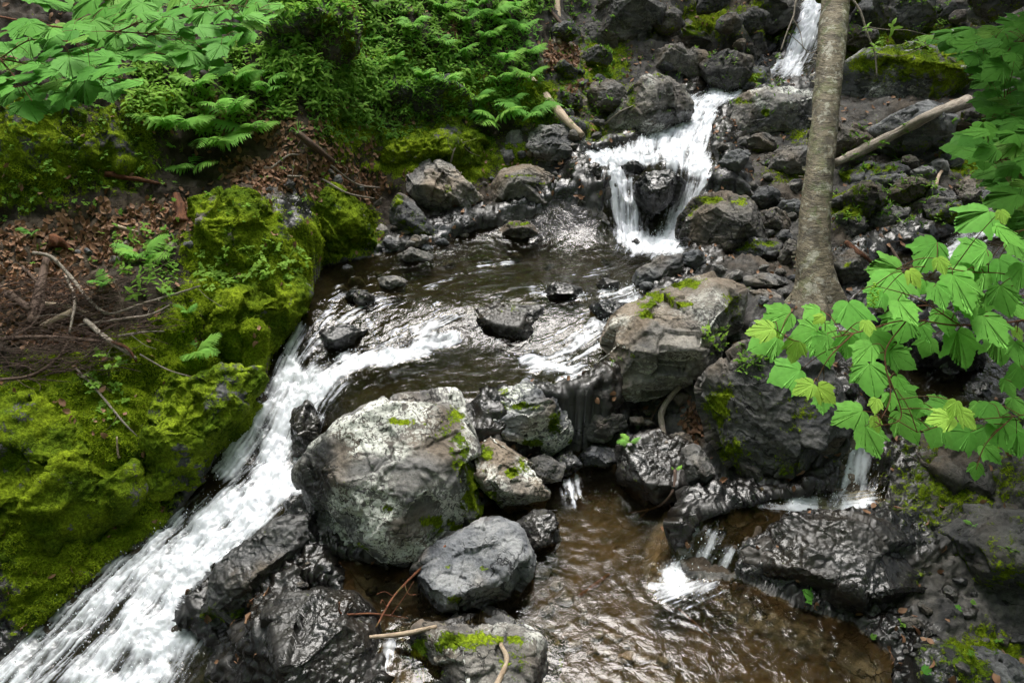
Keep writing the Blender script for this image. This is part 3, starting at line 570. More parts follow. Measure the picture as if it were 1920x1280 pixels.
    for K_, amp_ in ((int(12 * chips / 30), .26), (int(60 * chips / 30), .20)):
        S_ = V[rs.randint(len(V), size=K_)]; wv = V + .10 * size * np.c_[noise3((V + o) / size * 3, 1), noise3((V + o) / size * 3, 2), noise3((V + o) / size * 3, 3)]
        near = np.empty(len(V), int)
        for i in range(0, len(V), 20000): near[i:i + 20000] = ((wv[i:i + 20000, None] - S_[None]) ** 2).sum(2).argmin(1)
        t_ = rs.normal(size=(K_, 3)) * amp_ * .6; dd_ += ((V - S_[near]) * t_[near]).sum(1)
    V = V + N * np.clip(dd_, -.11 * size, .11 * size)[:, None]
    N = vnormals(V, Fc)
    sd_ = np.array(sdir, float); sd_ /= np.linalg.norm(sd_)
    d = size * (rough * .24 * fbm((V + o) / size * 2.9, 4, seed % 50 + 3) + lump * .5 * (np.abs(noise3((V + o) / size * 3.1, 3)) - .3))
    if strata > 0:
        q = (V + o) @ sd_ / size * 4 + 1.6 * fbm((V + o) / size * 1.1, 3, 4); st = q - np.floor(q)
        d += size * strata * (sm(.0, .85, st) - sm(.85, 1., st)) * sm(-.2, .3, noise3((V + o) / size * 1.5, 14))
    c2 = 1 - np.abs(noise3((V + o) / size * 1.1 + .25 * noise3((V + o) / size * 4, 6)[:, None], 8)) * 12; d -= size * .016 * sm(.2, .9, c2)
    d += .006 * fbm((V + o) * 30, 3, 2) * min(1, size / .15)
    V = V + N * d[:, None]
    C = at_t(cx, cy, t); W_ = V + C; N = vnormals(V, Fc); px, py, _ = project(W_)
    up = N[:, 2]
    m = moss * (sm(.0, .7, up) * .65 + (.25 if moss < 1 else .5)) + .35 * moss * fbm(W_ * 5, 3, seed % 31)
    bm_ = blobs(px, py, [b if len(b) == 5 else (*b, 1.) for b in blob]) if len(blob) else 0 * up
    m = np.clip(np.maximum(m, bm_ * .85 * (.75 + .5 * fbm(W_ * 9, 2, 5))), 0, 1)
    wt = np.full(len(V), wet)
    if wl is not None: wt = np.maximum(wt, sm(.16, .02, W_[:, 2] - wl - .05 * fbm(W_ * 6, 2, 9)))
    if len(wetb): wt = np.maximum(wt, blobs(px, py, wetb))
    W_ = W_ + N * (sm(.4, .7, m) * (.006 + .008 * fbm(W_ * 30, 2, 6)))[:, None]
    lc = lich * np.clip(.55 + .9 * sm(0, .7, up) - .3 + .6 * fbm(W_ * 3.5, 2, 12), 0, 1.1)
    me = np_mesh(name, W_ - C, Fc, ROCK, dict(moss=m, wet=wt, lichen=lc, tone=np.full(len(V), tone), soil=np.full(len(V), soil)))
    ob = link(name, me, loc=C); tag(ob, label, 'rock' if name != 'mossy_ledge' else 'rock ledge', group)
    if mosst and m.max() > .5: MOSS_SURF.append((W_, Fc, m, N, ob, C))
    return ob
def hash_s(s):
    h = 7
    for ch in s: h = (h * 131 + ord(ch)) % 1000003
    return h
B = rock
# mossy ledges of the left bank
L = dict(name='mossy_ledge', lvl=7, facets=10, cut=(.82, .97), rough=.18, lump=.14, moss=1.5, wet=.25, chips=40)
B('moss covered ledge bulging over the left edge of the upper pool, above the white chute', [(330,590),(360,545),(430,520),(500,508),(560,505),(583,545),(572,590),(540,640),(500,690),(450,700),(390,690),(340,650)], (470,700,.30), .42, blob=[(560,560,40,50),(450,560,110,50),(500,620,60,50),(400,600,60,40)], **L)
B('mossy outcrop streaked with bright yellow moss above the fern clump', [(350,420),(380,380),(440,360),(485,365),(510,400),(540,455),(565,500),(520,530),(450,540),(380,520),(350,480)], (450,530,.55), .4, blob=[(470,420,60,50),(400,480,40,50),(530,480,30,40)], **{**L, 'soil': .15})
B('bright moss slope running down to the back left shore of the pool', [(545,330),(570,305),(620,330),(670,380),(705,425),(718,465),(690,490),(630,505),(590,490),(560,440),(540,390)], (640,500,.56), .4, blob=[(650,450,70,40),(600,380,50,50)], **L)
B('large moss carpeted rock face at the bottom left beside the rushing chute', [(-120,760),(0,715),(100,700),(190,705),(250,760),(290,830),(300,900),(270,960),(200,1040),(120,1110),(50,1190),(-40,1260),(-160,1200)], (160,1085,-.25), .5, blob=[(100,850,170,130),(200,900,100,120),(60,1050,120,120)], **{**L, 'wet': .1})
B('dark wet rock rib with moss streaks between the moss face and the chute', [(290,760),(340,705),(420,690),(490,680),(500,710),(460,780),(420,840),(390,890),(340,950),(290,960),(280,880),(275,820)], (360,940,-.05), .35, blob=[(350,720,60,30),(420,700,50,18,.9),(300,830,22,70,.8),(420,770,30,14,.7)], **{**L, 'moss': 1.2, 'wet': .5, 'tone': .6})
B('rounded moss mound below the fern slope, behind the cracked grey boulder', [(700,300),(740,262),(800,242),(860,236),(905,256),(920,300),(915,340),(860,345),(780,335),(710,340)], (830,345,.78), .4, blob=[(830,280,90,40),(740,300,50,30)], **L)
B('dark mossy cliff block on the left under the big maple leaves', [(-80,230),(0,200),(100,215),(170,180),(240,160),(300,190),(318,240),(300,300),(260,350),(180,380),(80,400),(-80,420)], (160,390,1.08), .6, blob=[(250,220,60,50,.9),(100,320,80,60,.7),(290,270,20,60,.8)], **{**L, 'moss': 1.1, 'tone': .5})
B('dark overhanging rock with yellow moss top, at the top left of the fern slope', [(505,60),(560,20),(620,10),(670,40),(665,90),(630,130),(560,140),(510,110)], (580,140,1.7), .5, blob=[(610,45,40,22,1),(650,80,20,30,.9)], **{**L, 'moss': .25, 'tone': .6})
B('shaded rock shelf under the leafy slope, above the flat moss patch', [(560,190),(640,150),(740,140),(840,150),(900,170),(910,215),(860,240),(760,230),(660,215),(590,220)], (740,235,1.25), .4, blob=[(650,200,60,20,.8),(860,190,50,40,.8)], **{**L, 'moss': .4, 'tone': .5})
B('moss hump beside the leaning log at the foot of the fern slope', [(960,170),(990,150),(1030,170),(1050,210),(1040,250),(1000,240),(965,215)], (1010,250,.98), .3, blob=[(1010,200,40,40)], **L)
# foreground boulders
B('big rounded boulder spotted with white lichen in the middle foreground', [(735,738),(800,741),(852,738),(868,790),(888,850),(906,920),(906,965),(880,1000),(830,1030),(780,1062),(730,1085),(690,1068),(640,1075),(600,1025),(566,965),(553,920),(572,880),(612,825),(650,782),(692,755)], (735,1080,-.02), .42, 7, 0, .9, 0, 1.0, wl=-.02, blob=[(862,850,22,60,.95),(885,915,22,60,1),(825,985,45,20,1),(830,800,30,22,.7),(850,780,25,18,.8),(725,955,16,9,.9),(755,790,28,9,.65),(900,950,12,40,.9),(660,1030,50,14,.5)], facets=12, cut=(.78, .95), wetb=[(590,900,45,150,.75),(600,1000,50,80,.5)], planes=[((.1, -.55, .83), .80), ((-.75, -.6, .1), .86)], strata=.01, rough=.05)
B('clean angular grey boulder leaning against the big lichen boulder', [(887,978),(935,978),(975,1000),(1000,1060),(996,1100),(960,1142),(905,1160),(845,1168),(800,1160),(770,1120),(775,1070),(795,1040),(835,1008)], (880,1162,-.03), .26, 7, 0, .12, 0, 1.3, wl=-.04, blob=[(850,1125,22,10,.75),(905,1065,12,6,.7),(840,1060,10,6,.6)], facets=16, cut=(.76, .95), planes=[((-.05, -.5, .85), .72), ((.6, -.75, .1), .80), ((-.3, -.9, .1), .86)], rough=.035, strata=.02)
B('low moss topped boulder at the bottom edge below the angular grey rock', [(690,1225),(730,1195),(790,1175),(870,1168),(950,1180),(1030,1200),(1075,1228),(1095,1300),(1000,1380),(800,1380),(690,1330)], (880,1330,-.05), .35, 7, .15, .5, .15, .95, wl=-.05, blob=[(870,1200,60,22,1),(800,1215,40,25,.8),(800,1260,50,15,.7),(960,1240,30,40,.6),(1060,1250,16,20,.7),(960,1200,50,10,.7)])
B('round black wet boulder at the bottom between the chute and the mossy boulder', [(500,1150),(540,1122),(600,1115),(655,1132),(692,1170),(712,1230),(702,1300),(600,1340),(510,1320),(485,1240),(480,1190)], (600,1330,-.12), .32, 7, 0, .05, .95, .7, facets=9, rough=.07)
B('small wet black stone at the edge of the foam, bottom centre left', [(388,1245),(420,1208),(478,1198),(500,1235),(500,1300),(470,1340),(400,1330)], (430,1310,-.4), .18, 6, 0, 0, .8, .8)
B('layered dark rock wedge with a moss tip dividing the chute from the pool', [(575,958),(592,1000),(580,1040),(545,1082),(522,1118),(480,1150),(440,1162),(385,1182),(336,1190),(340,1158),(395,1105),(425,1050),(465,1012),(515,978)], (450,1170,-.24), .26, 7, 0, .10, .5, 1.0, blob=[(375,1165,50,28,1),(470,1150,50,14,.8),(430,1180,40,14,.8)], strata=.05, sdir=(.75, .1, .65), facets=10)
B('pale lichen slab with jagged edge below the pool outlet', [(868,762),(905,732),(960,722),(985,705),(1020,722),(1050,762),(1080,808),(1076,835),(1035,850),(990,852),(950,832),(900,815),(868,790)], (1000,852,.16), .24, 7, .05, .85, 0, 1.25, blob=[(960,760,55,10,.9),(1040,790,14,34,.9),(1000,830,26,10,.7),(940,735,30,12,.6),(1065,830,14,14,.6)], strata=.05, sdir=(.2, -.3, .9), facets=12, cut=(.8, .96))
B('mossy speckled slab wedged against the right side of the lichen boulder', [(884,832),(920,810),(962,840),(1002,880),(1033,930),(1020,957),(990,979),(950,965),(918,922),(888,880)], (985,978,.0), .22, 7, .05, .75, 0, 1.15, blob=[(905,850,24,26,.8),(975,870,22,16,.9),(960,885,14,12,.9),(925,935,20,40,.7),(980,972,26,8,.8)], facets=10)
B('flat grey stone tucked under the lichen slab', [(985,862),(1020,853),(1062,878),(1052,902),(1020,905),(990,885)], (1020,903,.08), .12, 6, 0, .3, 0, 1.15)
B('small dark stone between the slab and the lichen boulder', [(880,815),(915,798),(955,815),(950,840),(905,845)], (915,845,.22), .12, 6, 0, .3, .2, .9)
B('half sunk wet stone right of the speckled slab', [(960,985),(1000,958),(1040,965),(1052,1010),(1042,1045),(1000,1045),(972,1015)], (1010,1040,-.03), .16, 6, .1, .1, .7, .9)
B('reddish wet stone lying in shallow water under the angular boulder', [(905,1160),(940,1150),(958,1175),(945,1192),(905,1185)], (930,1190,-.03), .08, 5, 0, 0, .4, 1.2)
B('long tan and grey boulder sloping down from the pool, moss on its upper left', [(1182,562),(1240,528),(1292,512),(1350,503),(1396,520),(1410,562),(1402,605),(1368,622),(1322,700),(1288,712),(1220,752),(1150,772),(1095,772),(1076,742),(1090,682),(1128,650),(1150,602)], (1130,770,.22),  .42, 7, .0, .32, .05, 1.05, blob=[(1225,560,40,18,1),(1275,530,50,12,1),(1280,572,28,8,.9),(1370,570,25,30,.6),(1180,665,16,10,.5),(1210,590,20,10,.9)], wetb=[(1120,760,80,30,.6)], facets=13, cut=(.76, .95), planes=[((-.1, -.35, .93), .78), ((-.2, -.9, .25), .84)], rough=.05)
B('massive dark boulder behind the hanging maple leaves, mossy lower left', [(1310,722),(1332,690),(1400,650),(1480,640),(1550,655),(1572,720),(1570,800),(1550,880),(1535,925),(1500,948),(1470,950),(1420,932),(1370,885),(1338,830),(1315,780)], (1500,950,.10), .34, 7, 0, .18, .3, .72, blob=[(1350,760,36,50,.85),(1370,840,36,50,.8),(1500,770,50,40,.5),(1480,880,90,40,.45)], wetb=[(1450,940,200,30,.8)], facets=12, cut=(.76, .95), planes=[((-.1, -.85, .5), .85)])
B('wide wet slab under the small side fall', [(1368,1000),(1400,985),(1470,968),(1580,966),(1700,982),(1752,1040),(1742,1100),(1682,1142),(1590,1168),(1520,1150),(1480,1102),(1420,1070),(1372,1045)], (1590,1166,-.01), .42, 7, .0, .0, .95, .75, blob=[(1740,1080,40,60,.5)], facets=9, planes=[((-.12, -.3, .94), .62)], rough=.05)
B('wet corner stone at the lip of the little fall into the pool', [(1290,965),(1335,952),(1372,975),(1376,1015),(1335,1012),(1296,1000)], (1335,1012,.08), .14, 6, 0, 0, .9, .9)
B('flat shiny wet rock lying in the back of the brown pool', [(1155,838),(1200,818),(1250,812),(1300,838),(1330,895),(1305,942),(1210,948),(1165,925)], (1230,946,-.01), .26, 6, 0, 0, .95, .9, planes=[((0, -.12, 1), .45)], facets=6)
B('dark flat stone under the tan boulder', [(1062,790),(1110,768),(1168,778),(1178,800),(1130,826),(1082,822)], (1120,825,.12), .16, 6, .0, .1, .3, .95)
B('dark block beside the trickle into the brown pool', [(1085,858),(1110,835),(1155,842),(1160,868),(1120,878),(1090,878)], (1120,878,.03), .14, 6, .3, .1, .5, .8)
B('low mossy dark rock left of the trickle into the brown pool', [(1035,860),(1075,842),(1090,870),(1062,900),(1030,890)], (1060,900,.0), .1, 5, .3, .1, .6, .8)
B('round brown stone on the rootlet bank under the tan boulder', [(1248,818),(1275,808),(1302,816),(1300,838),(1265,842)], (1275,841,.12), .07, 6, 0, 0, .1, 1.1)
B('square edged dark stone leaning below the rootlets', [(1282,840),(1310,832),(1338,880),(1335,925),(1300,930),(1284,890)], (1310,928,.03), .12, 6, 0, .05, .4, .9)
B('thin grey stone wedged at the foot of the tan boulder', [(1180,782),(1205,780),(1210,795),(1182,797)], (1195,797,.15), .06, 5, 0, 0, .1, 1.1)
# around the tree
B('dark faceted boulder against the right side of the birch foot', [(1550,475),(1590,467),(1624,480),(1630,520),(1610,552),(1575,545),(1555,510)], (1595,552,.66), .2, 6, .0, .05, .35, .75, blob=[(1590,495,16,8,.6)])
B('long flat slate slab left of the birch foot', [(1398,518),(1440,512),(1480,516),(1486,532),(1450,540),(1400,535)], (1440,540,.62), .14, 6, 0, 0, .1, 1.2, facets=14, planes=[((0, 0, 1), .5)])
B('pale cracked slate block in front of the flat slab by the birch', [(1405,542),(1440,538),(1466,556),(1452,575),(1418,573)], (1435,575,.6), .1, 6, 0, 0, 0, 1.45, facets=14, planes=[((0, -.2, 1), .6)])
B('rounded black boulder right of the foot of the cascade', [(1268,468),(1282,405),(1308,372),(1348,365),(1392,372),(1422,402),(1440,440),(1448,468),(1380,482),(1320,474)], (1350,478,.57), .38, 7, .1, .12, .25, .75, blob=[(1330,375,30,10,.8),(1385,378,20,10,.8),(1300,400,20,20,.5)], wetb=[(1280,440,20,60,.8)], facets=8)
B('leaning dark slab behind the rounded black boulder', [(1328,325),(1345,308),(1372,320),(1402,358),(1432,392),(1404,402),(1362,372),(1330,360)], (1370,385,.66), .2, 6, 0, .05, .3, .8)
B('mossy dark stone between the rounded boulder and the birch', [(1420,400),(1450,388),(1480,400),(1485,440),(1455,450),(1428,430)], (1455,450,.62), .16, 6, .4, .1, .2, .75)
B('flat mossy boulder behind the tan boulder near the birch', [(1345,482),(1375,455),(1420,448),(1470,455),(1475,480),(1430,495),(1370,498)], (1410,497,.6), .22, 6, .2, .1, .5, .8, blob=[(1385,462,30,10,1),(1440,455,30,8,.8)])
B('dark pointed stone leaning on the birch', [(1460,480),(1480,445),(1495,450),(1490,485),(1468,505)], (1475,505,.62), .1, 5, 0, 0, .3, .9)
B('angular dark rock at the upper tip of the tan boulder', [(1180,540),(1195,508),(1240,480),(1275,478),(1290,495),(1268,520),(1225,542),(1190,552)], (1210,550,.54), .2, 6, 0, .05, .35, .85, facets=14)
B('chunky stone perched beside the dry twigs above the tan boulder', [(1275,480),(1300,468),(1330,480),(1328,500),(1300,508),(1278,498)], (1300,507,.6), .12, 6, 0, .05, .2, 1., facets=14)
# cascade rocks
B('large flat topped boulder left of the birch trunk, beside the cascade', [(1330,242),(1350,205),(1382,186),(1450,168),(1522,168),(1560,200),(1560,250),(1480,266),(1400,264),(1342,268)], (1420,268,.95), .5, 7, 0, .45, .05, 1.15, blob=[(1390,190,25,8,.9),(1436,212,8,8,1)], planes=[((0, -.15, 1), .68), ((0, -1, .05), .8)], facets=9)
B('peaked grey boulder with a yellow moss edge left of the cascade', [(1140,225),(1165,200),(1200,152),(1235,122),(1266,145),(1312,186),(1302,222),(1262,240),(1222,262),(1180,268),(1148,252)], (1180,268,1.07), .45, 7, 0, .35, .1, 1.15, blob=[(1185,185,10,40,.9),(1240,140,20,8,.5)], wetb=[(1270,220,60,25,.8),(1180,260,50,20,.6)], planes=[((.2, -.4, .9), .7), ((-.5, -.8, .2), .75)])
B('black wet rock splitting the cascade in two', [(1190,345),(1215,325),(1250,322),(1284,342),(1272,372),(1240,398),(1222,415),(1204,390),(1194,365)], (1220,425,.66), .3, 7, .0, 0, .9, .65, facets=7, rough=.09)
B('small dark stone poking out of the cascade lip', [(1165,310),(1190,302),(1215,312),(1200,325),(1172,325)], (1190,325,1.03), .1, 5, 0, 0, .8, .7)
B('big black lichen flecked boulder at the top centre by the thin birch', [(1095,60),(1110,20),(1150,-20),(1230,-40),(1245,20),(1225,70),(1182,102),(1132,130),(1098,112)], (1130,128,1.25), .5, 7, .1, .2, .2, .6, planes=[((-.3, -.9, .3), .8)])
B('broad grey boulder behind the peaked one', [(1160,155),(1200,112),(1270,90),(1330,92),(1342,130),(1300,150),(1240,140),(1192,168)], (1240,150,1.25), .4, 7, .1, .2, .1, .95, blob=[(1195,120,20,30,.6)])
B('flat boulder with a moss cap near the top centre', [(1205,72),(1230,50),(1300,45),(1352,60),(1356,85),(1292,95),(1230,92)], (1280,95,1.5), .35, 6, .2, .1, .1, .8, blob=[(1290,55,60,16,.9)])
B('moss capped boulder above the flat topped one', [(1368,158),(1398,130),(1440,128),(1468,158),(1445,175),(1392,186),(1362,178)], (1400,183,1.22), .28, 6, 0, .3, .1, 1.1, blob=[(1415,142,26,14,1)])
B('grey rock right of the upper fall behind the birch', [(1512,155),(1530,132),(1560,125),(1580,150),(1560,185),(1515,180)], (1540,183,1.2), .3, 6, 0, .1, .3, .9)
B('small pointed stone between the peaked and the moss capped boulders', [(1320,140),(1345,120),(1372,140),(1365,165),(1335,165)], (1345,163,1.25), .14, 5, 0, .2, 0, 1.1)
B('dark boulder hanging over the top left of the upper fall', [(1370,20),(1400,-20),(1470,-30),(1500,0),(1480,50),(1440,65),(1395,62)], (1430,65,1.7), .4, 6, .15, .1, .3, .7, blob=[(1420,10,30,20,.7)])
B('black overhang stone below the hanging boulder', [(1350,95),(1380,65),(1425,68),(1435,95),(1410,125),(1370,125)], (1410,125,1.4), .3, 6, 0, 0, .2, .45)
B('grey boulder at the top edge right of the birch', [(1590,40),(1610,0),(1670,-20),(1720,10),(1720,60),(1650,70),(1600,70)], (1650,70,1.75), .4, 6, .1, .2, .1, .8)
B('mossy boulder at the top right corner', [(1700,40),(1740,-10),(1820,-20),(1850,30),(1800,65),(1730,65)], (1770,65,1.8), .4, 6, .3, .1, .1, .7, blob=[(1740,20,30,15,.8)])
B('huge moss covered boulder right of the birch with black hollow under it', [(1590,120),(1620,95),(1700,75),(1790,60),(1860,90),(1885,150),(1850,200),(1760,220),(1680,222),(1640,200),(1600,165)], (1700,222,1.1), .6, 7, .35, .6, .05, .85, blob=[(1720,115,130,45,1),(1790,150,70,50,.9),(1620,120,30,20,1)], planes=[((-.1, -.3, .95), .75)])
B('grey angular block below the huge mossy boulder', [(1600,250),(1632,240),(1668,245),(1662,268),(1620,275),(1600,268)], (1630,274,.98), .2, 6, 0, 0, 0, 1.4, facets=14)
B('dark block in the shadow behind the bleached log', [(1575,268),(1600,250),(1625,265),(1620,290),(1585,295)], (1600,294,.92), .16, 6, 0, 0, .1, 1.0)
B('brown crumbly rock under the top end of the bleached log', [(1650,232),(1700,222),(1790,228),(1850,240),(1840,262),(1760,270),(1680,262)], (1750,270,.98), .3, 6, .1, 0, 0, .9, soil=.8)
B('mossy stone shelf under the bleached log', [(1570,320),(1620,302),(1680,305),(1700,325),(1690,352),(1620,362),(1575,350)], (1630,362,.88), .28, 6, .5, .1, .1, .75, blob=[(1640,315,50,10,.9),(1580,330,20,14,.9)])
B('long mossy ledge stone right of the birch at mid height', [(1600,340),(1680,330),(1740,335),(1750,355),(1680,368),(1610,365)], (1680,368,.86), .2, 6, .6, 0, .1, .75)
B('slate grey block half way down the right bank', [(1705,318),(1740,312),(1768,330),(1750,348),(1712,342)], (1735,348,.9), .14, 6, 0, 0, 0, 1.2, facets=14)
B('leaning grey plate stone on the right bank', [(1745,305),(1765,296),(1782,320),(1775,345),(1750,335)], (1765,345,.9), .1, 5, 0, 0, 0, 1.15, facets=14)
B('wedge shaped dark boulder on the right bank beside the curved twig', [(1722,370),(1745,345),(1790,360),(1798,395),(1760,412),(1725,405)], (1755,412,.76), .22, 6, .05, .1, .1, .85)
B('tall dark stone right of the wedge shaped boulder', [(1790,350),(1820,330),(1835,360),(1825,395),(1795,400)], (1810,400,.78), .18, 6, .05, .1, .1, .8)
B('stone with a bright moss cap touching the birch at mid height', [(1560,410),(1590,388),(1620,398),(1632,430),(1600,450),(1562,445)], (1595,450,.7), .22, 6, .2, .05, .3, .8, blob=[(1595,395,26,16,1)])
B('dark angular rock in the middle of the right rubble', [(1630,400),(1665,380),(1700,395),(1695,425),(1650,440),(1630,425)], (1665,440,.7), .2, 6, .0, .1, .2, .8)
B('small grey block on the right rubble above the side brook', [(1655,372),(1680,366),(1695,378),(1680,390),(1658,388)], (1675,390,.78), .1, 5, 0, .1, 0, 1.1)
B('dark shelf rock over the side brook', [(1640,445),(1700,430),(1760,440),(1765,462),(1700,475),(1645,470)], (1700,474,.66), .2, 6, .2, .05, .5, .6)
B('wet rounded rock in the side brook behind the leaves', [(1690,600),(1760,580),(1850,590),(1880,650),(1860,720),(1760,740),(1700,700)], (1780,738,.44), .3, 6, .0, 0, .9, .7, planes=[((0, -.3, 1), .7)])
B('dark block below the right hand leaves', [(1700,820),(1780,790),(1880,800),(1910,860),(1880,930),(1780,940),(1710,900)], (1790,940,.3), .4, 6, .3, 0, .3, .55)  # low tone: shade of the right bank put into the rock colour
B('low mossy boulder at the bottom right corner', [(1790,1260),(1830,1228),(1900,1225),(1960,1260),(1960,1340),(1800,1340)], (1870,1330,.05), .25, 6, .6, .05, .1, .75)
B('black boulder buried in the bottom right shade', [(1790,1010),(1850,960),(1950,960),(1990,1050),(1940,1130),(1830,1120)], (1880,1128,.2), .35, 6, .55, 0, .2, .55)  # low tone paints the corner's shade into the rock colour
# cracked boulders left of the cascade
B('big cracked grey boulder with dead leaves on its notched top', [(755,332),(766,305),(800,295),(842,305),(872,340),(902,370),(925,412),(920,442),(880,442),(842,422),(792,400),(756,366)], (890,443,.60), .4, 7, 0, .15, 0, 1.3, blob=[(840,350,12,16,.45),(870,400,30,6,.5)], facets=16, cut=(.76, .95), strata=.05, sdir=(.7, .2, .6), rough=.04, planes=[((.35, -.6, .7), .75), ((-.5, -.85, .1), .8)])
B('blocky dark grey boulder right of the cracked boulder', [(925,348),(945,320),(980,309),(1030,320),(1062,352),(1056,392),(1032,430),(992,422),(950,412),(930,382)], (1010,428,.58), .38, 7, 0, .12, .05, 1.05, blob=[(975,330,40,5,.6),(1000,345,40,5,.5)], facets=12, cut=(.8, .95), planes=[((0, -.25, 1), .75), ((-.35, -.9, .1), .8), ((.7, -.7, .1), .78)])
B('tall dark boulder on top of the boulder pair by the moss mound', [(985,242),(1012,228),(1060,236),(1085,280),(1086,312),(1050,332),(1018,300),(990,290)], (1050,330,.85), .3, 7, 0, .15, .05, 1.0, facets=12, planes=[((0, -.3, 1), .75)])
B('sharp split rock behind the blocky dark boulder', [(920,292),(950,255),(990,245),(1002,280),(982,312),(930,328)], (955,326,.85), .28, 6, .1, .15, 0, 1.0, facets=12)
B('pale topped wedge leaning between the boulder pair', [(975,280),(1000,270),(1040,300),(1050,322),(1010,325),(980,310)], (1010,325,.83), .16, 6, 0, .2, 0, 1.35, facets=12)
B('dark wet boulder left of the cascade under the lip', [(1060,335),(1095,310),(1135,315),(1145,350),(1130,375),(1080,372)], (1100,374,.74), .25, 6, .1, .05, .6, .75, blob=[(1095,318,30,6,.5)])
B('low dark rock with a sharp brow left of the cascade foot', [(1062,378),(1085,358),(1125,370),(1142,392),(1110,402),(1070,400)], (1100,402,.64), .2, 6, 0, .05, .5, .85)
B('glossy wet cobble at the back shore of the upper pool', [(1052,412),(1075,402),(1105,408),(1112,425),(1085,432),(1058,428)], (1082,432,.57), .14, 6, 0, 0, .9, .8)
B('brown wet rock beside the cascade foot', [(1105,405),(1130,398),(1158,420),(1160,436),(1130,442),(1108,430)], (1130,442,.57), .14, 6, 0, 0, .7, 1.1)
B('low stone with a moss crest on the back shore', [(928,438),(955,418),(990,416),(1025,438),(1010,450),(950,452)], (970,452,.56), .18, 6, 0, .1, .4, .9, blob=[(972,420,26,6,.9)])
B('small black stone in the foam of the cascade foot', [(1185,452),(1194,446),(1201,453),(1196,460),(1187,459)], (1193,460,.56), .05, 4, 0, 0, .9, .6, lump=.02)
B('dark mossy block between the cracked boulder and the bank', [(725,385),(745,360),(775,375),(800,410),(840,440),(830,470),(770,455),(735,425)], (790,466,.57), .25, 6, .45, .05, .2, .75, blob=[(740,375,20,14,.8)])
B('grey wedge stone on the back left shore', [(755,462),(778,441),(800,446),(806,462),(785,470)], (785,470,.58), .09, 6, 0, .1, 0, 1.2)
B('flat slab at the water edge of the back left shore', [(742,478),(775,464),(812,478),(812,490),(770,494),(745,490)], (780,494,.56), .12, 6, 0, 0, .3, 1.0)
B('thin upright plate of slate at the moss slope', [(704,430),(712,418),(728,428),(732,445),(715,448)], (716,448,.6), .05, 5, 0, 0, 0, 1.4, facets=14)
B('little cube of dark stone at the end of the leaf slope', [(694,375),(708,366),(722,376),(720,392),(700,394)], (709,394,.68), .07, 5, 0, 0, .1, 1.0)
B('small rock beside the cracked boulder foot', [(918,412),(935,395),(955,402),(955,425),(930,432)], (938,431,.57), .1, 6, 0, .05, .1, 1.0)
# stones in the running water
B('large submerged boulder with a black hollow in the middle of the stream', [(862,590),(890,572),(950,565),(1010,570),(1042,600),(1018,640),(960,650),(900,640),(868,620)], (950,648,.38), .34, 7, .0, 0, .7, .85, blob=[(960,580,30,10,.45)], facets=8, planes=[((0, -.2, 1), .62)])
B('sharp leaning slate blade in the riffle at the head of the chute', [(655,550),(668,540),(700,555),(708,582),(690,588),(668,570)], (690,588,.47), .07, 6, 0, 0, .6, 1.1, facets=12)
B('brown topped stone behind the slate blade', [(707,522),(735,515),(765,525),(758,548),(715,548)], (735,548,.53), .1, 6, 0, 0, .3, 1.2)
B('dark flat stone under the ripple at the left of the upper pool', [(640,560),(660,540),(690,545),(660,575)], (662,574,.5), .06, 5, 0, 0, .8, .7)
B('black flat stone in the middle right of the upper pool', [(1005,548),(1045,528),(1090,540),(1095,560),(1050,568),(1015,562)], (1050,567,.52), .16, 6, 0, 0, .8, .65)
B('small twin stone beside the black flat stone', [(1115,532),(1135,520),(1160,528),(1158,542),(1125,545)], (1138,545,.54), .08, 5, 0, 0, .8, .7)
B('low wet stone where the water turns around the tan boulder', [(1105,575),(1140,560),(1180,570),(1170,600),(1125,602)], (1140,602,.5), .12, 6, 0, 0, .8, .8)
B('brown rock under the riffle above the white chute', [(598,622),(640,606),(690,616),(665,650),(612,655)], (640,655,.42), .14, 6, 0, 0, .8, 1.0)
B('wet rock fin breaking the chute beside the lichen boulder', [(545,770),(575,750),(600,790),(600,860),(575,890),(548,850)], (575,885,.0), .13, 6, 0, 0, .8, 1.1)
print('rocks', time.time() - T0)

# ------------------------------------------------------------------ picking points on what is built
def refresh():
    global DG
    bpy.context.view_layer.update(); DG = bpy.context.evaluated_depsgraph_get()
refresh()
def hit(px, py):
    d = Vector([float(c) for c in ray(px, py)]).normalized(); o = Vector((0, 0, CZ))
    ok, loc, nrm, _, ob, _ = sc.ray_cast(DG, o, d)
    n = 0
    while ok and ob.name.split('.')[0] in ('brook', 'pool', 'side_brook', 'ledge_water', 'upper_fall') and n < 5:
        ok, loc, nrm, _, ob, _ = sc.ray_cast(DG, loc + d * .004, d); n += 1
    if not ok: return None
    return np.array(loc), np.array(nrm), ob.name
def unit(v): v = np.asarray(v, float); return v / (np.linalg.norm(v) + 1e-12)
RNG = np.random.RandomState(5); rnd = random.Random(8)
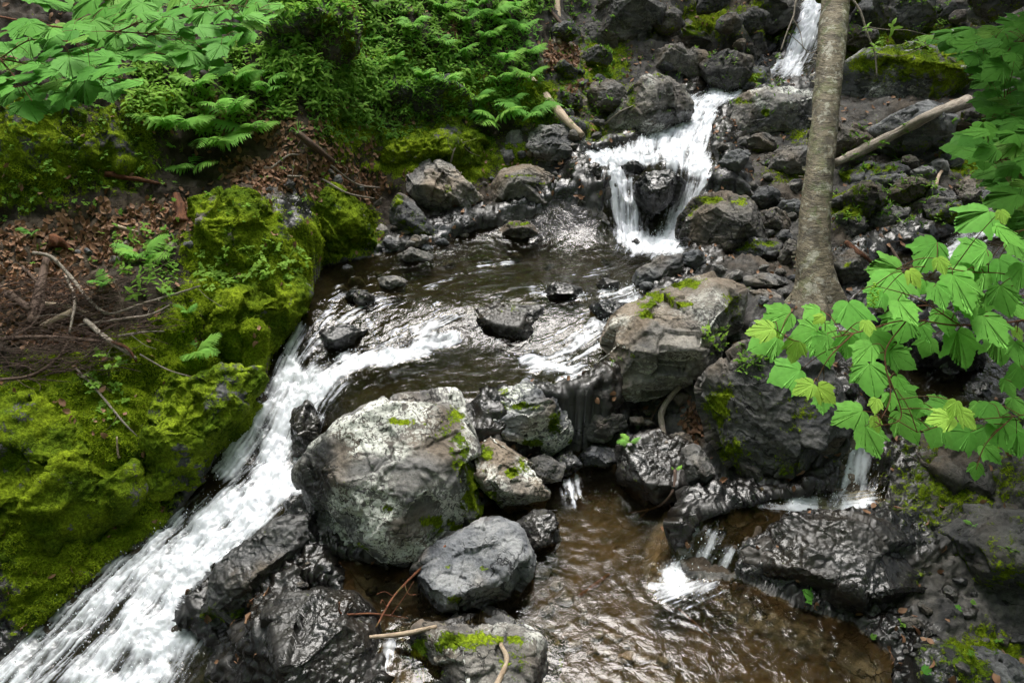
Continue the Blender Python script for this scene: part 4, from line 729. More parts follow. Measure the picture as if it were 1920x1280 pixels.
# small stones that fill the rubble
def filler(zone, n, smin, smax, label, group, tone=(.7, 1.2), moss=0., wet=0., seed=1, lvl=5, name='stone'):
    rs = np.random.RandomState(seed); z = np.array(zone, float); k = 0; tries = 0; spots = []
    while k < n and tries < n * 40:
        tries += 1; x, y = rs.uniform(z[:, 0].min(), z[:, 0].max()), rs.uniform(z[:, 1].min(), z[:, 1].max())
        if not inpoly(np.array([x]), np.array([y]), z)[0]: continue
        s_ = rs.uniform(smin, smax) if rs.rand() < .7 else rs.uniform(smin, smin + .4 * (smax - smin))
        if any((x - a) ** 2 + (y - b_) ** 2 < (.42 * (s_ + c)) ** 2 for a, b_, c in spots): continue
        h = hit(x, y)
        if h is None or h[2].split('.')[0] not in ('ground',): continue
        spots.append((x, y, s_)); k += 1
        m = rs.randint(6, 9); an = np.sort(rs.rand(m) * .5 + np.arange(m)) / m * 2 * np.pi; el = rs.uniform(.5, .85); rot = rs.uniform(-.5, .5)
        rr = s_ / 2 * rs.uniform(.8, 1.15, m); ox = rr * np.cos(an); oy = rr * np.sin(an) * el
        out = [(x + a * math.cos(rot) - b_ * math.sin(rot), y - .15 * s_ + a * math.sin(rot) + b_ * math.cos(rot)) for a, b_ in zip(ox, oy)]
        g = h[0]; pz = g[2]
        rock(label, out, (x, y + s_ * .12, pz), None, lvl, moss * rs.uniform(.2, 1.3), rs.uniform(0, .25), wet, rs.uniform(*tone), facets=14, cut=(.78, .96), group=group, name=name, seed=rs.randint(9999), mosst=False, chips=18, rough=.03, lump=.02)
filler([(1230,-10),(1440,-10),(1400,140),(1300,180),(1200,60)], 8, 70, 120, 'large dark boulder stacked left of the upper fall', 'large boulders left of the upper fall', (.5, .85), .35, .25, 101, 6, 'boulder')
filler([(1580,-20),(1920,-20),(1920,80),(1600,100)], 9, 80, 150, 'large dark boulder stacked along the top right edge', 'large boulders along the top right edge', (.5, .85), .8, .2, 102, 6, 'boulder')
filler([(1560,240),(1900,230),(1920,330),(1900,440),(1620,440),(1560,400)], 16, 85, 160, 'large angular dark boulder stacked on the slope right of the birch', 'large boulders right of the birch', (.5, 1.0), .7, .1, 103, 6, 'boulder')
filler([(1330,260),(1520,270),(1500,440),(1400,350)], 8, 60, 100, 'large dark rock stacked between the cascade and the birch', 'large rocks between the cascade and the birch', (.5, .9), .25, .25, 104, 6, 'boulder')
filler([(1060,60),(1160,150),(1170,240),(1100,290),(1050,250)], 6, 50, 90, 'mossy dark rock on the slope behind the leaning log', 'mossy rocks behind the leaning log', (.5, .8), .8, .3, 105, 6, 'boulder')
filler([(1240,60),(1400,40),(1390,130),(1320,160),(1240,140)], 6, 24, 60, 'dark angular rock in the jumble left of the upper fall', 'rocks beside the upper fall', (.5, .9), .2, .3, 1)
filler([(1580,-10),(1900,-10),(1920,60),(1600,110)], 8, 30, 90, 'dark angular rock in the jumble at the top right edge', 'rocks at the top right edge', (.5, .95), .3, .2, 2)
filler([(1570,260),(1850,240),(1900,330),(1890,420),(1620,440),(1560,400)], 12, 26, 66, 'angular grey stone in the rubble right of the birch', 'rubble right of the birch', (.65, 1.25), .15, .1, 3)
filler([(1330,270),(1520,270),(1500,360),(1380,350)], 9, 24, 60, 'angular dark stone in the rubble below the flat topped boulder', 'rubble below the flat topped boulder', (.55, 1.1), .15, .15, 4)
filler([(1400,350),(1510,350),(1490,450),(1440,450)], 8, 20, 46, 'angular dark stone in the rubble left of the birch foot', 'rubble left of the birch foot', (.55, 1.), .2, .15, 5)
filler([(1050,110),(1150,150),(1170,240),(1110,290),(1060,250)], 12, 16, 40, 'small dark stone on the slope behind the leaning log', 'stones behind the leaning log', (.5, 1.), .3, .2, 6)
filler([(1180,530),(1300,500),(1480,500),(1520,570),(1440,600),(1410,640)], 10, 18, 40, 'small grey stone around the birch foot', 'stones around the birch foot', (.7, 1.2), .05, .2, 7)
filler([(700,420),(880,440),(820,490),(700,490)], 10, 14, 34, 'small grey stone on the back left shore of the upper pool', 'stones on the back left shore', (.7, 1.2), .1, .2, 8)
filler([(900,300),(1090,240),(1060,350),(900,360)], 10, 14, 40, 'small dark stone among the boulder pair by the moss mound', 'stones among the boulder pair', (.6, 1.), .3, .1, 9)
filler([(1280,600),(1420,600),(1340,780),(1200,800)], 10, 16, 36, 'small dark stone on the rootlet bank', 'stones on the rootlet bank', (.7, 1.), .1, .2, 10)
filler([(560,1050),(760,1090),(780,1180),(640,1190),(540,1130)], 12, 12, 34, 'small brown stone in the trickle below the lichen boulder', 'stones in the trickle', (.8, 1.3), 0, .6, 11)
filler([(1640,1150),(1800,1090),(1920,1180),(1900,1260),(1720,1260)], 14, 14, 50, 'small wet stone in the dark bottom right bank', 'stones in the bottom right bank', (.5, .9), .2, .5, 12)
filler([(1550,560),(1900,540),(1920,760),(1560,760)], 12, 30, 80, 'wet stone of the side brook behind the maple leaves', 'stones of the side brook', (.5, .9), .1, .8, 13)
filler([(60,460),(340,520),(520,330),(640,300),(700,380),(480,360),(380,440)], 12, 12, 28, 'small bluish stone in the leaf litter of the left bank', 'stones in the leaf litter', (.8, 1.2), .1, 0, 14)
filler([(960,960),(1050,1000),(1040,1100),(1250,1250),(1000,1240),(930,1180)], 34, 14, 60, 'flat brown stone under the pool water', 'stones under the pool water', (.8, 1.4), 0, 0, 15)
filler([(600,510),(900,470),(1180,480),(1100,590),(800,560),(620,570)], 14, 14, 36, 'dark stone under the water of the upper pool', 'stones under the upper pool', (.8, 1.3), 0, .4, 16)
refresh(); print('fillers', time.time() - T0)

# ------------------------------------------------------------------ tubes: trunks, logs, twigs, stems
def catmull(P, n):
    P = np.asarray(P, float)
    if len(P) < 3: return np.array([P[0] + (P[-1] - P[0]) * t for t in np.linspace(0, 1, n + 1)])
    Q = np.vstack([2 * P[0] - P[1], P, 2 * P[-1] - P[-2]]); o = []
    for i in range(1, len(Q) - 2):
        for t in np.linspace(0, 1, n, endpoint=False):
            a, b_, c, d = Q[i - 1], Q[i], Q[i + 1], Q[i + 2]
            o.append(.5 * (2 * b_ + (c - a) * t + (2 * a - 5 * b_ + 4 * c - d) * t * t + (3 * b_ - a - 3 * c + d) * t ** 3))
    o.append(P[-1]); return np.array(o)
def tube_vf(P, r, seg=8, rough=0., seed=0, n=5, flat=1.):
    C = catmull(P, n); m = len(C); rr = np.interp(np.linspace(0, 1, m), np.linspace(0, 1, len(r)), r)
    T = np.gradient(C, axis=0); T /= np.linalg.norm(T, axis=1)[:, None] + 1e-12
    ref = np.array([0, 0, 1.]) if abs(T[0, 2]) < .85 else np.array([1., 0, 0]); V = []
    u = np.cross(T[0], ref); u /= np.linalg.norm(u)
    for i in range(m):
        u = u - T[i] * (u @ T[i]); u /= np.linalg.norm(u) + 1e-12; v = np.cross(T[i], u)
        a = np.arange(seg) / seg * 2 * np.pi
        V.append(C[i] + rr[i] * (np.cos(a)[:, None] * u + flat * np.sin(a)[:, None] * v))
    V = np.array(V)
    if rough:
        k = 1 + rough * fbm(np.c_[V.reshape(-1, 3) / (np.mean(r) * 3)] + seed, 3, seed % 40); V = C[:, None] + (V - C[:, None]) * k.reshape(m, seg)[..., None]
    V = V.reshape(-1, 3); I = np.arange(m * seg).reshape(m, seg); J = np.roll(I, -1, 1)
    Fq = np.stack([I[:-1], J[:-1], J[1:], I[1:]], -1).reshape(-1, 4)
    e = len(V); V = np.vstack([V, C[0], C[-1]])
    cap = [[I[0, (k + 1) % seg], I[0, k], e, e] for k in range(seg)] + [[I[-1, k], I[-1, (k + 1) % seg], e + 1, e + 1] for k in range(seg)]
    return V, Fq, np.array(cap)
class Mesh:
    def __init__(s): s.v = []; s.f = []; s.n = 0; s.a = {}
    def add(s, V, *Fs, **at):
        s.v.append(np.asarray(V, float))
        for Fc in Fs:
            Fc = np.asarray(Fc)
            if Fc.shape[1] == 3: Fc = np.c_[Fc, Fc[:, 2]]
            s.f.append(Fc + s.n)
        for k, x in at.items(): s.a.setdefault(k, []).append(np.broadcast_to(np.asarray(x, float), (len(V),)))
        s.n += len(V)
    def tube(s, P, r, seg=8, **k):
        V, a, b_ = tube_vf(P, r, seg, **k); m = (len(V) - 2) // seg; an = np.arange(seg) / seg * 2 * np.pi; C_ = V[:m * seg].reshape(m, seg, 3).mean(1)
        ln = np.r_[0, np.linalg.norm(np.diff(C_, axis=0), axis=1).cumsum()] / max(1e-4, np.mean(r)) * .10
        s.add(V, a, b_, ca=np.r_[np.tile(np.cos(an), m), 0, 0], sa=np.r_[np.tile(np.sin(an), m), 0, 0], ln=np.r_[np.repeat(ln, seg), 0, ln[-1]])
    def obj(s, name, mat, parent=None, loc=None, smooth=True):
        V = np.vstack(s.v); Fc = np.vstack(s.f); L_ = loc if loc is not None else np.zeros(3)
        me = bpy.data.meshes.new(name); V = (V - L_).astype(np.float32)
        tri = Fc[:, 2] == Fc[:, 3]; q = Fc[~tri]; t = Fc[tri][:, :3]
        idx = np.r_[q.ravel(), t.ravel()].astype(np.int32); ls = np.r_[np.arange(len(q)) * 4, len(q) * 4 + np.arange(len(t)) * 3].astype(np.int32)
        me.vertices.add(len(V)); me.vertices.foreach_set('co', V.ravel()); me.loops.add(len(idx)); me.loops.foreach_set('vertex_index', idx)
        me.polygons.add(len(ls)); me.polygons.foreach_set('loop_start', ls); me.polygons.foreach_set('use_smooth', np.full(len(ls), smooth)); me.update(calc_edges=True); me.validate()
        for k, x in s.a.items():
            if sum(map(len, x)) == len(V): me.attributes.new(k, 'FLOAT', 'POINT').data.foreach_set('value', np.concatenate(x).astype(np.float32))
        me.materials.append(mat)
        if parent is None: return link(name, me, loc=L_)
        return link(name, me, parent, loc=np.asarray(L_) - np.array(parent.location))
def on(px, py, lift=.01):
    h = hit(px, py); 
    if h is None: return at_z(px, py, 1)
    return h[0] + h[1] * lift * .5 + np.array([0, 0, lift * .7])
def stick(label, pts, wpx, mat, lift=.012, name='fallen_branch', cat='branch', group=None, rough=.12, seg=8, twigs=0, kind=None):
    P = np.array([on(x, y, lift) for x, y in pts])
    # keep it stiff: never sag more than the straight line between its ends allows
    t = (P - CAM) @ FWD; ex = np.polyfit(np.arange(len(P)), t, 1) if len(P) > 2 else None
    if ex is not None:
        tf = np.minimum(t, np.polyval(ex, np.arange(len(P)))); P = np.array([at_t(x, y, q) for (x, y), q in zip(pts, tf)])
    r = [w_ * .5 * q / F for w_, q in zip(np.interp(np.linspace(0, 1, len(P)), np.linspace(0, 1, len(wpx)), wpx), (P - CAM) @ FWD)]
    M = Mesh(); M.tube(P, r, seg, rough=rough, seed=hash_s(label) % 97, n=6)
    rs = np.random.RandomState(hash_s(label) % 999); C = catmull(P, 8)
    for k in range(twigs):
        i = rs.randint(1, len(C) - 2); d = unit(C[i + 1] - C[i]); s_ = unit(np.cross(d, rs.normal(size=3)) + .5 * d + np.array([0, -.2, .4])); l_ = rs.uniform(.06, .22)
        M.tube([C[i], C[i] + s_ * l_ * .5 + rs.normal(size=3) * .01, C[i] + s_ * l_ + rs.normal(size=3) * .02], [.0028, .0012], 5, rough=.1)
    o = M.obj(name, mat, loc=P.mean(0)); tag(o, label, cat, group, kind); return o

# ------------------------------------------------------------------ the birch
tb = at_z(1530, 572, .62)
def tpt(x, y, t=None): return at_t(x, y, t)
T0b = (tb - CAM) @ FWD
ax = [(1530, 640, T0b - .05), (1530, 590, T0b), (1531, 540, T0b + .02), (1526, 470, T0b + .07), (1530, 380, T0b + .16), (1541, 280, T0b + .28), (1551, 180, T0b + .42), (1559, 90, T0b + .56), (1567, 0, T0b + .72), (1580, -150, T0b + .98), (1600, -420, T0b + 1.55), (1615, -900, T0b + 3.0)]
AX = np.array([at_t(*a) for a in ax]); 
wpx = [96, 84, 72, 58, 53, 50, 49, 50, 52, 50, 42, 26]; AR = [w_ * .5 * a[2] / F for w_, a in zip(wpx, ax)]
C = catmull(AX, 40); m = len(C); seg = 90; rr = np.interp(np.linspace(0, 1, m), np.linspace(0, 1, len(AR)), AR)
T = np.gradient(C, axis=0); T /= np.linalg.norm(T, axis=1)[:, None]; a = np.arange(seg) / seg * 2 * np.pi
u = np.cross(T, [0, 1, 0]); u /= np.linalg.norm(u, axis=1)[:, None]; v = np.cross(T, u)
dirs = np.cos(a)[None, :, None] * u[:, None] + np.sin(a)[None, :, None] * v[:, None]
h_ = np.linalg.norm(np.diff(C, axis=0), axis=1).cumsum(); h_ = np.r_[0, h_]
hh = np.repeat(h_[:, None], seg, 1); aa = np.repeat(a[None], m, 0)
cyl = np.stack([np.cos(aa), np.sin(aa), hh * 12], -1).reshape(-1, 3)
flare = np.exp(-np.maximum(hh - .20, 0) / .12) * (.35 + .85 * np.maximum(0, np.cos(aa * 4 + 1.1)) ** 2 + .25 * np.cos(aa * 2 - .4))
ring = fbm(cyl * np.array([2.2, 2.2, 2.6]), 3, 4).reshape(m, seg); band = fbm(cyl * np.array([.8, .8, 5]), 2, 9).reshape(m, seg)
scar = sum(np.exp(-(((hh - hc) / .035) ** 2 + ((np.angle(np.exp(1j * (aa - ac)))) / .5) ** 2)) for hc, ac in ((1.35, 4.5), (.55, 5.2), (2.1, 4.0), (1.9, 5.3)))
rad = rr[:, None] * (1 + .7 * flare + .045 * fbm(cyl * np.array([1.2, 1.2, .35]), 3, 12).reshape(m, seg) + .012 * ring + .006 * band + .05 * fbm(cyl * .7, 2, 2).reshape(m, seg)) + .014 * scar
V = C[:, None] + dirs * rad[..., None]; I = np.arange(m * seg).reshape(m, seg); J = np.roll(I, -1, 1)
FQ = np.stack([I[:-1], J[:-1], J[1:], I[1:]], -1).reshape(-1, 4)
def birch_mat():
    m_, nt_ = newmat('birch_bark'); b = NB(nt_); co = b.n('TexCoord').outputs['Object']
    hb = b.attr('h'); mp = b.n('Mapping'); nt_.links.new(co, mp.inputs[0]); mp.inputs['Scale'].default_value = (1, 1, 9)
    n1 = b.noise(mp.outputs[0], 9, 6, .7, .4); n2 = b.noise(co, 6, 4); n3 = b.noise(co, 60, 4, .7); n4 = b.noise(mp.outputs[0], 30, 3, .6)
    c = b.mix(b.ss(n1, .35, .62), (.060, .048, .028), (.22, .185, .12)); c = b.mix(b.math('MULTIPLY', b.ss(n4, .56, .63), .9), c, (.035, .026, .018))
    c = b.mix(b.math('MULTIPLY', b.ss(n2, .50, .62), .7), c, (.16, .17, .075)); c = b.mix(b.math('MULTIPLY', b.ss(b.noise(co, 12, 6, .75), .53, .60), .85), c, (.36, .35, .29)); c = b.mix(b.math('MULTIPLY', b.ss(b.noise(co, 4.5, 5, .75), .52, .60), .75), c, (.045, .038, .024)); c = b.mix(b.math('MULTIPLY', b.ss(b.noise(co, 7.5, 5, .75), .56, .64), .7), c, (.07, .095, .02)); c = b.mix(b.math('MULTIPLY', b.ss(n3, .42, .3), .7), c, (.08, .06, .04))
    low = b.ss(hb, .42, .05); c = b.mix(b.math('MULTIPLY', low, .8), c, b.mix(n3, (.055, .045, .032), (.13, .11, .08)))
    c = b.mix(b.math('MULTIPLY', b.attr('scar'), .9), c, (.045, .033, .022))
    p = b.n('BsdfPrincipled', i_Roughness=.6); nt_.links.new(c, p.inputs['Base Color']); p.inputs['Specular IOR Level'].default_value = .3
    nt_.links.new(b.bump(b.math('ADD', b.math('MULTIPLY', n1, 1.), b.math('MULTIPLY', n4, .8)), 1., .013), p.inputs['Normal']); b.out(p.outputs[0]); return m_
BIRCH = birch_mat()
tree = empty('birch_tree', AX[0]); tag(tree, 'leaning yellow birch with peeling bark and flared roots, right of the cascade', 'tree')
link('trunk', np_mesh('trunk', V.reshape(-1, 3) - AX[0], FQ, BIRCH, dict(h=hh.ravel(), scar=np.clip(scar, 0, 1).ravel())), tree, (0, 0, 0))
M = Mesh(); rs = np.random.RandomState(4)      # curls of loose bark standing off the trunk
for k in range(90):
    i = rs.randint(20, int(m * .62)); j = rs.randint(seg) if rs.rand() < .5 else int((rs.choice([0, .5]) + rs.normal() * .04) * seg) % seg
    w_ = rs.uniform(.006, .022); ln = rs.uniform(.01, .045); t_ = np.linspace(0, 1, 5); base = V[i, j]; n = dirs[i, j]; tg = np.cross(T[i], n) * rs.choice([-1, 1])
    cur = base + n * (.002 + ln * .8 * t_[:, None] ** 2) + tg * (ln * (t_ - .45 * t_ ** 2))[:, None]
    Q = np.stack([cur + T[i] * w_ / 2, cur - T[i] * w_ / 2 * rs.uniform(.4, 1)], 1).reshape(-1, 3); idx = np.arange(4)[:, None] * 2 + np.array([0, 1, 3, 2])
    M = Mesh(); M.add(Q, idx, h=1., scar=rs.uniform(0, .35)); M.obj('bark_curl', BIRCH, tree)
for pts, w_ in (([(1566, -20), (1500, -6), (1488, 30), (1476, 60), (1464, 95)], 4.5), ([(1486, 34), (1500, 60), (1506, 92)], 2.5), ([(1590, -10), (1612, 20), (1625, 60), (1640, 100), (1644, 145)], 5), ([(1622, 50), (1660, 56), (1700, 57), (1740, 66)], 2.2), ([(1640, 100), (1690, 105), (1740, 84)], 2), ([(1544, 85), (1520, 100), (1500, 82), (1478, 62)], 2.5)):
    M = Mesh(); P = [at_t(x, y, T0b + .62 - .02 * i) for i, (x, y) in enumerate(pts)]; M.tube(P, [w_ * .5 * 6.2 / F, w_ * .25 * 6.2 / F], 6, rough=.15, n=6); M.obj('dead_branch', W_GREY, tree)
M = Mesh()
for k in range(9):                               # roots gripping the rocks
    an = rs.uniform(0, 6.28) if k > 4 else [-.5, -2.6, -1.6, .4, 3.5][k]; d = np.array([math.cos(an), math.sin(an), 0]); b0 = AX[0] + d * .10 + np.array([0, 0, .10])
    L_ = rs.uniform(.22, .42); M.tube([b0, b0 + d * L_ * .4 + np.array([0, 0, -.07]), b0 + d * L_ * .75 + np.array([0, 0, -.12]) + rs.normal(size=3) * .02, b0 + d * L_ + np.array([0, 0, -.2])], [.045, .03, .018, .008], 10, rough=.2, seed=k, n=8)
    M.a = {}
M.a = {'h': [np.full(M.n, .03)]}
M.obj('roots', BIRCH, tree)

# ------------------------------------------------------------------ logs, sticks and twigs
stick('bleached barkless log with a frayed end resting on the rocks right of the birch', [(1566, 306), (1620, 280), (1690, 246), (1750, 214), (1812, 192)], [14, 19, 20, 19, 25], W_GREY, .05, 'fallen_log', 'log', rough=.22, seg=18)
stick('short peeled log leaning down from the moss hump to the cascade rocks', [(994, 148), (1030, 190), (1062, 225), (1092, 254)], [15, 18, 15, 12], W_PALE, .05, 'fallen_log', 'log', rough=.18, seg=12)
stick('dark rotting log lying along the leaf covered slope', [(556, 248), (590, 276), (628, 306)], [12, 14, 8], W_BROWN, .03, 'fallen_log', 'log', rough=.25, seg=12)
stick('orange splintered piece of rotten wood on the leaf litter', [(196, 325), (250, 335), (312, 346)], [12, 9, 3], W_RED, .02, 'rotten_wood', 'wood piece', rough=.8, seg=8)
stick('upright red rotten stump in the leaf litter', [(338, 418), (334, 390), (330, 366)], [28, 24, 20], W_RED, .03, 'rotten_stump', 'stump', rough=.7, seg=12)
stick('curled orange slab of bark on the litter above the brush pile', [(92, 462), (112, 455), (132, 470)], [10, 26, 8], W_RED, .02, 'rotten_wood', 'wood piece', rough=.9, seg=8)
stick('pale straight stick on the litter left of the fern clump', [(215, 428), (258, 440)], [7, 5], W_PALE, .02)
stick('thick pale birch stick crossing the brush pile', [(78, 614), (108, 598), (138, 583)], [14, 14, 12], W_PALE, .06)
stick('pale stub lying level behind the thick pale stick', [(82, 570), (125, 575), (182, 594)], [11, 11, 10], W_PALE, .04)
stick('thick dark reddish limb standing in the brush pile', [(58, 606), (74, 545), (88, 482)], [18, 20, 12], W_BROWN, .07)
stick('thick dark limb at the left edge of the brush pile', [(-10, 540), (28, 560), (58, 582)], [18, 16, 14], W_BROWN, .05)
stick('straight dark branch along the bottom of the brush pile', [(-10, 636), (90, 632), (196, 640)], [8, 8, 6], W_BROWN, .06, twigs=10)
stick('lichen crusted branch pointing down from the brush pile', [(160, 600), (200, 635), (256, 672)], [10, 11, 5], W_GREY, .06, twigs=5)
stick('long sinuous branch running over the moss ledge', [(62, 474), (96, 482), (135, 522), (165, 560), (205, 588), (265, 570), (345, 546), (375, 536)], [7, 7, 7, 7, 6, 5, 4, 3], W_GREY, .05, twigs=8)
stick('arched branch on the left of the brush pile', [(42, 500), (76, 538), (80, 572), (58, 612), (0, 640)], [6, 7, 7, 6, 5], W_BROWN, .07, twigs=5)
stick('bent twig hanging in the middle of the brush pile', [(124, 518), (140, 562), (130, 625)], [6, 6, 4], W_GREY, .07, twigs=4)
stick('curved branch sweeping along the lower edge of the brush pile', [(0, 712), (58, 704), (108, 672), (132, 632)], [6, 7, 6, 5], W_BROWN, .07, twigs=8)
stick('forked bare branch on the moss ledge above the small bright fern', [(150, 610), (230, 598), (282, 590), (318, 572)], [6, 6, 5, 3], W_GREY, .05, twigs=3)
stick('thin pale twig reaching right over the moss ledge', [(212, 632), (276, 622), (346, 622)], [5, 4, 3], W_GREY, .05, twigs=3)
stick('thin broken twig lying down the moss face', [(142, 690), (182, 732), (232, 792), (258, 818)], [4, 4, 4, 2], W_GREY, .03, twigs=3)
stick('fine twig over the dark rock below the bright fern', [(262, 664), (312, 692), (358, 706)], [3, 3, 2], W_GREY, .03)
stick('split orange twig below the brush pile', [(205, 640), (238, 652), (256, 678)], [7, 6, 4], W_RED, .05)
stick('small upright twig stuck in the moss face', [(219, 818), (221, 850), (224, 858)], [3, 4, 5], W_PALE, .02)
stick('long thin twig across the leaf slope', [(540, 330), (600, 335), (650, 362), (700, 372)], [4, 4, 4, 3], W_GREY, .03, twigs=4)
stick('forked grey twig in the leaves below the ferns', [(508, 316), (540, 292), (562, 290)], [4, 4, 3], W_GREY, .03, twigs=3)
stick('grey twig bent around the foot of the leaf slope', [(620, 310), (668, 345), (712, 352)], [4, 4, 3], W_GREY, .03, twigs=4)
stick('dead twig standing on the moss mound', [(845, 305), (852, 280), (866, 262)], [3, 3, 2], W_GREY, .02, twigs=3)
stick('short brown stick on the rocks right of the birch foot', [(1588, 455), (1612, 475), (1638, 496)], [10, 10, 8], W_RED, .05)
stick('curved pale twig standing on the right rubble', [(1754, 352), (1762, 326), (1780, 310)], [7, 6, 4], W_PALE, .04)
stick('crooked pale root hanging on the bank under the tan boulder', [(1276, 724), (1256, 745), (1240, 775), (1243, 805), (1250, 832)], [8, 11, 12, 11, 8], W_GREY, .04, 'exposed_root', 'root')
stick('thin rootlet tangle beside the crooked root', [(1290, 740), (1300, 770), (1312, 800)], [3, 3, 2], W_BROWN, .03, 'exposed_root', 'root', twigs=12)
stick('rootlets left of the crooked root', [(1262, 735), (1235, 760), (1215, 800)], [3, 3, 2], W_BROWN, .03, 'exposed_root', 'root', twigs=10)
stick('long reddish twig bent from the angular boulder into the trickle', [(836, 1022), (782, 1072), (738, 1118), (705, 1175)], [4, 5, 4, 3], W_STEM, .05, twigs=3)
stick('forked reddish twig lying over the black wet boulder', [(636, 1128), (642, 1150), (700, 1150), (765, 1158)], [3, 4, 4, 3], W_STEM, .04, twigs=4)
stick('pale split stick above the bottom mossy boulder', [(692, 1194), (756, 1188), (818, 1174)], [7, 10, 8], W_PALE, .04)
stick('pale forked stick standing at the bottom edge', [(938, 1206), (950, 1238), (928, 1290)], [9, 10, 12], W_PALE, .04)
stick('short pale stub at the bottom edge', [(790, 1252), (793, 1300)], [5, 7], W_PALE, .03)
stick('waterlogged orange stick lying in the brown pool', [(1084, 1118), (1112, 1100), (1142, 1076)], [8, 11, 6], W_RED, .0)
stick('thin orange twig floating on the pool ripples', [(1272, 1140), (1300, 1165), (1332, 1192)], [4, 5, 3], W_RED, .17)
stick('black curved twig beside the flat shiny rock', [(1266, 880), (1262, 920), (1232, 950), (1180, 962)], [6, 6, 5, 3], W_BROWN, .05, twigs=3)
stick('thin dead stem hanging over the peaked boulder', [(1130, 236), (1160, 212), (1188, 198)], [3, 3, 2], W_GREY, .03)
stick('dark branch over the side brook', [(1650, 440), (1680, 480), (1700, 520)], [7, 6, 4], W_BROWN, .05, twigs=3)
def thin_tree(label, pts, wp, mat, dt):
    t0 = (hit(*pts[0])[0] - CAM) @ FWD; P = [at_t(x, y, t0 + dt * i) for i, (x, y) in enumerate(pts)]; M = Mesh(); M.tube(P, [w_ * .5 * t0 / F for w_ in wp], 12, rough=.08, n=10)
    r_ = empty('young_birch', P[0]); tag(r_, label, 'tree'); M.obj('trunk', mat, r_, P[0]); return r_
thin_tree('thin pale young birch at the top centre behind the fern slope', [(1047, 84), (1046, 40), (1044, -10), (1040, -90)], [13, 12, 12, 11], W_PALE, .15)
thin_tree('very thin grey sapling stem touching the young birch', [(1040, 82), (1037, 40), (1036, -60)], [5, 5, 4], W_GREY, .12)
thin_tree('leaning mossy brown pole at the top centre', [(1066, 60), (1040, 30), (1010, -10), (990, -40)], [7, 7, 6, 5], W_BROWN, .1)
M = Mesh(); rs = np.random.RandomState(21)       # the tangle of fine dead spruce twigs
for k in range(800):
    x, y = rs.uniform(-20, 200), rs.uniform(540, 716)
    if k % 4 == 0: x, y = rs.uniform(90, 300), rs.uniform(520, 640)
    h = hit(x, y)
    if h is None: continue
    an = rs.normal(0.25, .45) + (math.pi if rs.rand() < .5 else 0); d = unit(RIGHT * math.cos(an) + UPV * math.sin(an) * .6 + rs.normal(size=3) * .15); l_ = rs.uniform(.08, .30); b0 = h[0] + np.array([0, -.01, rs.uniform(.01, .09)])
    M.tube([b0, b0 + d * l_ * .5 + rs.normal(size=3) * .012, b0 + d * l_ + rs.normal(size=3) * .02], [rs.uniform(.0016, .0036), .001], 4, n=3)
tag(M.obj('twig_tangle', W_BROWN), 'tangle of fine dead spruce twigs in the brush pile on the left', 'twigs', kind='stuff')
print('sticks', time.time() - T0)

# ------------------------------------------------------------------ leaves
HALF = [(.0, .0), (.07, -.055), (.17, -.075), (.28, -.045), (.37, .02), (.42, .10), (.47, .14), (.455, .20), (.50, .27), (.53, .36), (.56, .46), (.60, .60), (.52, .565), (.45, .545), (.40, .56), (.345, .60), (.33, .66), (.29, .73), (.23, .80), (.16, .87), (.08, .94), (.03, .97), (0, 1.04)]
def leaf_mesh(name, mat, seed, young=0., wide=1., lobes=1., droop=.25, teeth=.012):
    rs = np.random.RandomState(seed); P = np.array(HALF, float)
    P[10:13, 0] *= lobes; Q = [P[0]]
    for i in range(1, len(P)):
        m_ = (P[i - 1] + P[i]) / 2; t_ = P[i] - P[i - 1]; nrm = np.array([t_[1], -t_[0]]) / (np.linalg.norm(t_) + 1e-9); Q += [m_ + nrm * teeth * rs.uniform(.2, 1.3), P[i] - nrm * teeth * .3]
    Q = np.array(Q); O = np.vstack([Q, (Q[1:-1] * [-1, 1])[::-1]]); O[:, 0] *= wide * rs.uniform(.93, 1.05); n = len(O); O[:, 0] += .02 * rs.normal(size=n) * (O[:, 1] > .05); V = []; vein = []
    ang = np.arctan2(O[:, 0], O[:, 1] + 1e-6); va = np.array([0, .68, -.68, 1.35, -1.35])
    rings = [.0, .2, .42, .64, .84, 1.]
    for t in rings:
        for (x, y), a_ in zip(O, ang):
            q = np.array([x, y]) * t; r = np.hypot(*q); dv = np.abs(a_ - va).min()
            z = -.6 * droop * r * r * (.7 + .3 * abs(math.sin(a_))) - .0015 * math.exp(-(dv / .12) ** 2) * (r ** .5) + .02 * math.sin(a_ * 2.0 + seed) * r * r + .03 * math.sin(q[1] * 5 + seed * 2) * q[0] + .05 * abs(q[0]) * (1 if seed % 2 else .2)
            V.append((q[0], q[1], z)); vein.append(math.exp(-(dv / (.035 / max(r, .12) ** .6 * .8)) ** 2) * (1 - .4 * t))
    m_ = len(rings); I = np.arange(m_ * n).reshape(m_, n); J = np.roll(I, -1, 1); Fq = np.stack([I[:-1], I[1:], J[1:], J[:-1]], -1).reshape(-1, 4)
    V = np.array(V); vi = np.array(vein)
    vi = np.maximum(vi, .5 * (np.abs(((np.abs(V[:, 1]) * 1.0 + np.abs(V[:, 0]) * .9) * 9) % 1 - .5) < .10))
    return np_mesh(name, V, Fq, mat, dict(vein=vi, young=np.full(len(V), young), hue=np.full(len(V), rs.rand())))
def orient(o, base, tip, nrm, size, parent):
    y = unit(tip); n = unit(nrm - y * (nrm @ y)); x = np.cross(y, n); M_ = Matrix([[float(x[i] * size), float(y[i] * size), float(n[i] * size), float(base[i])] for i in range(3)] + [[0, 0, 0, 1]])
    o.parent = parent; o.matrix_basis = Matrix.Translation(-parent.location) @ M_ if parent else M_
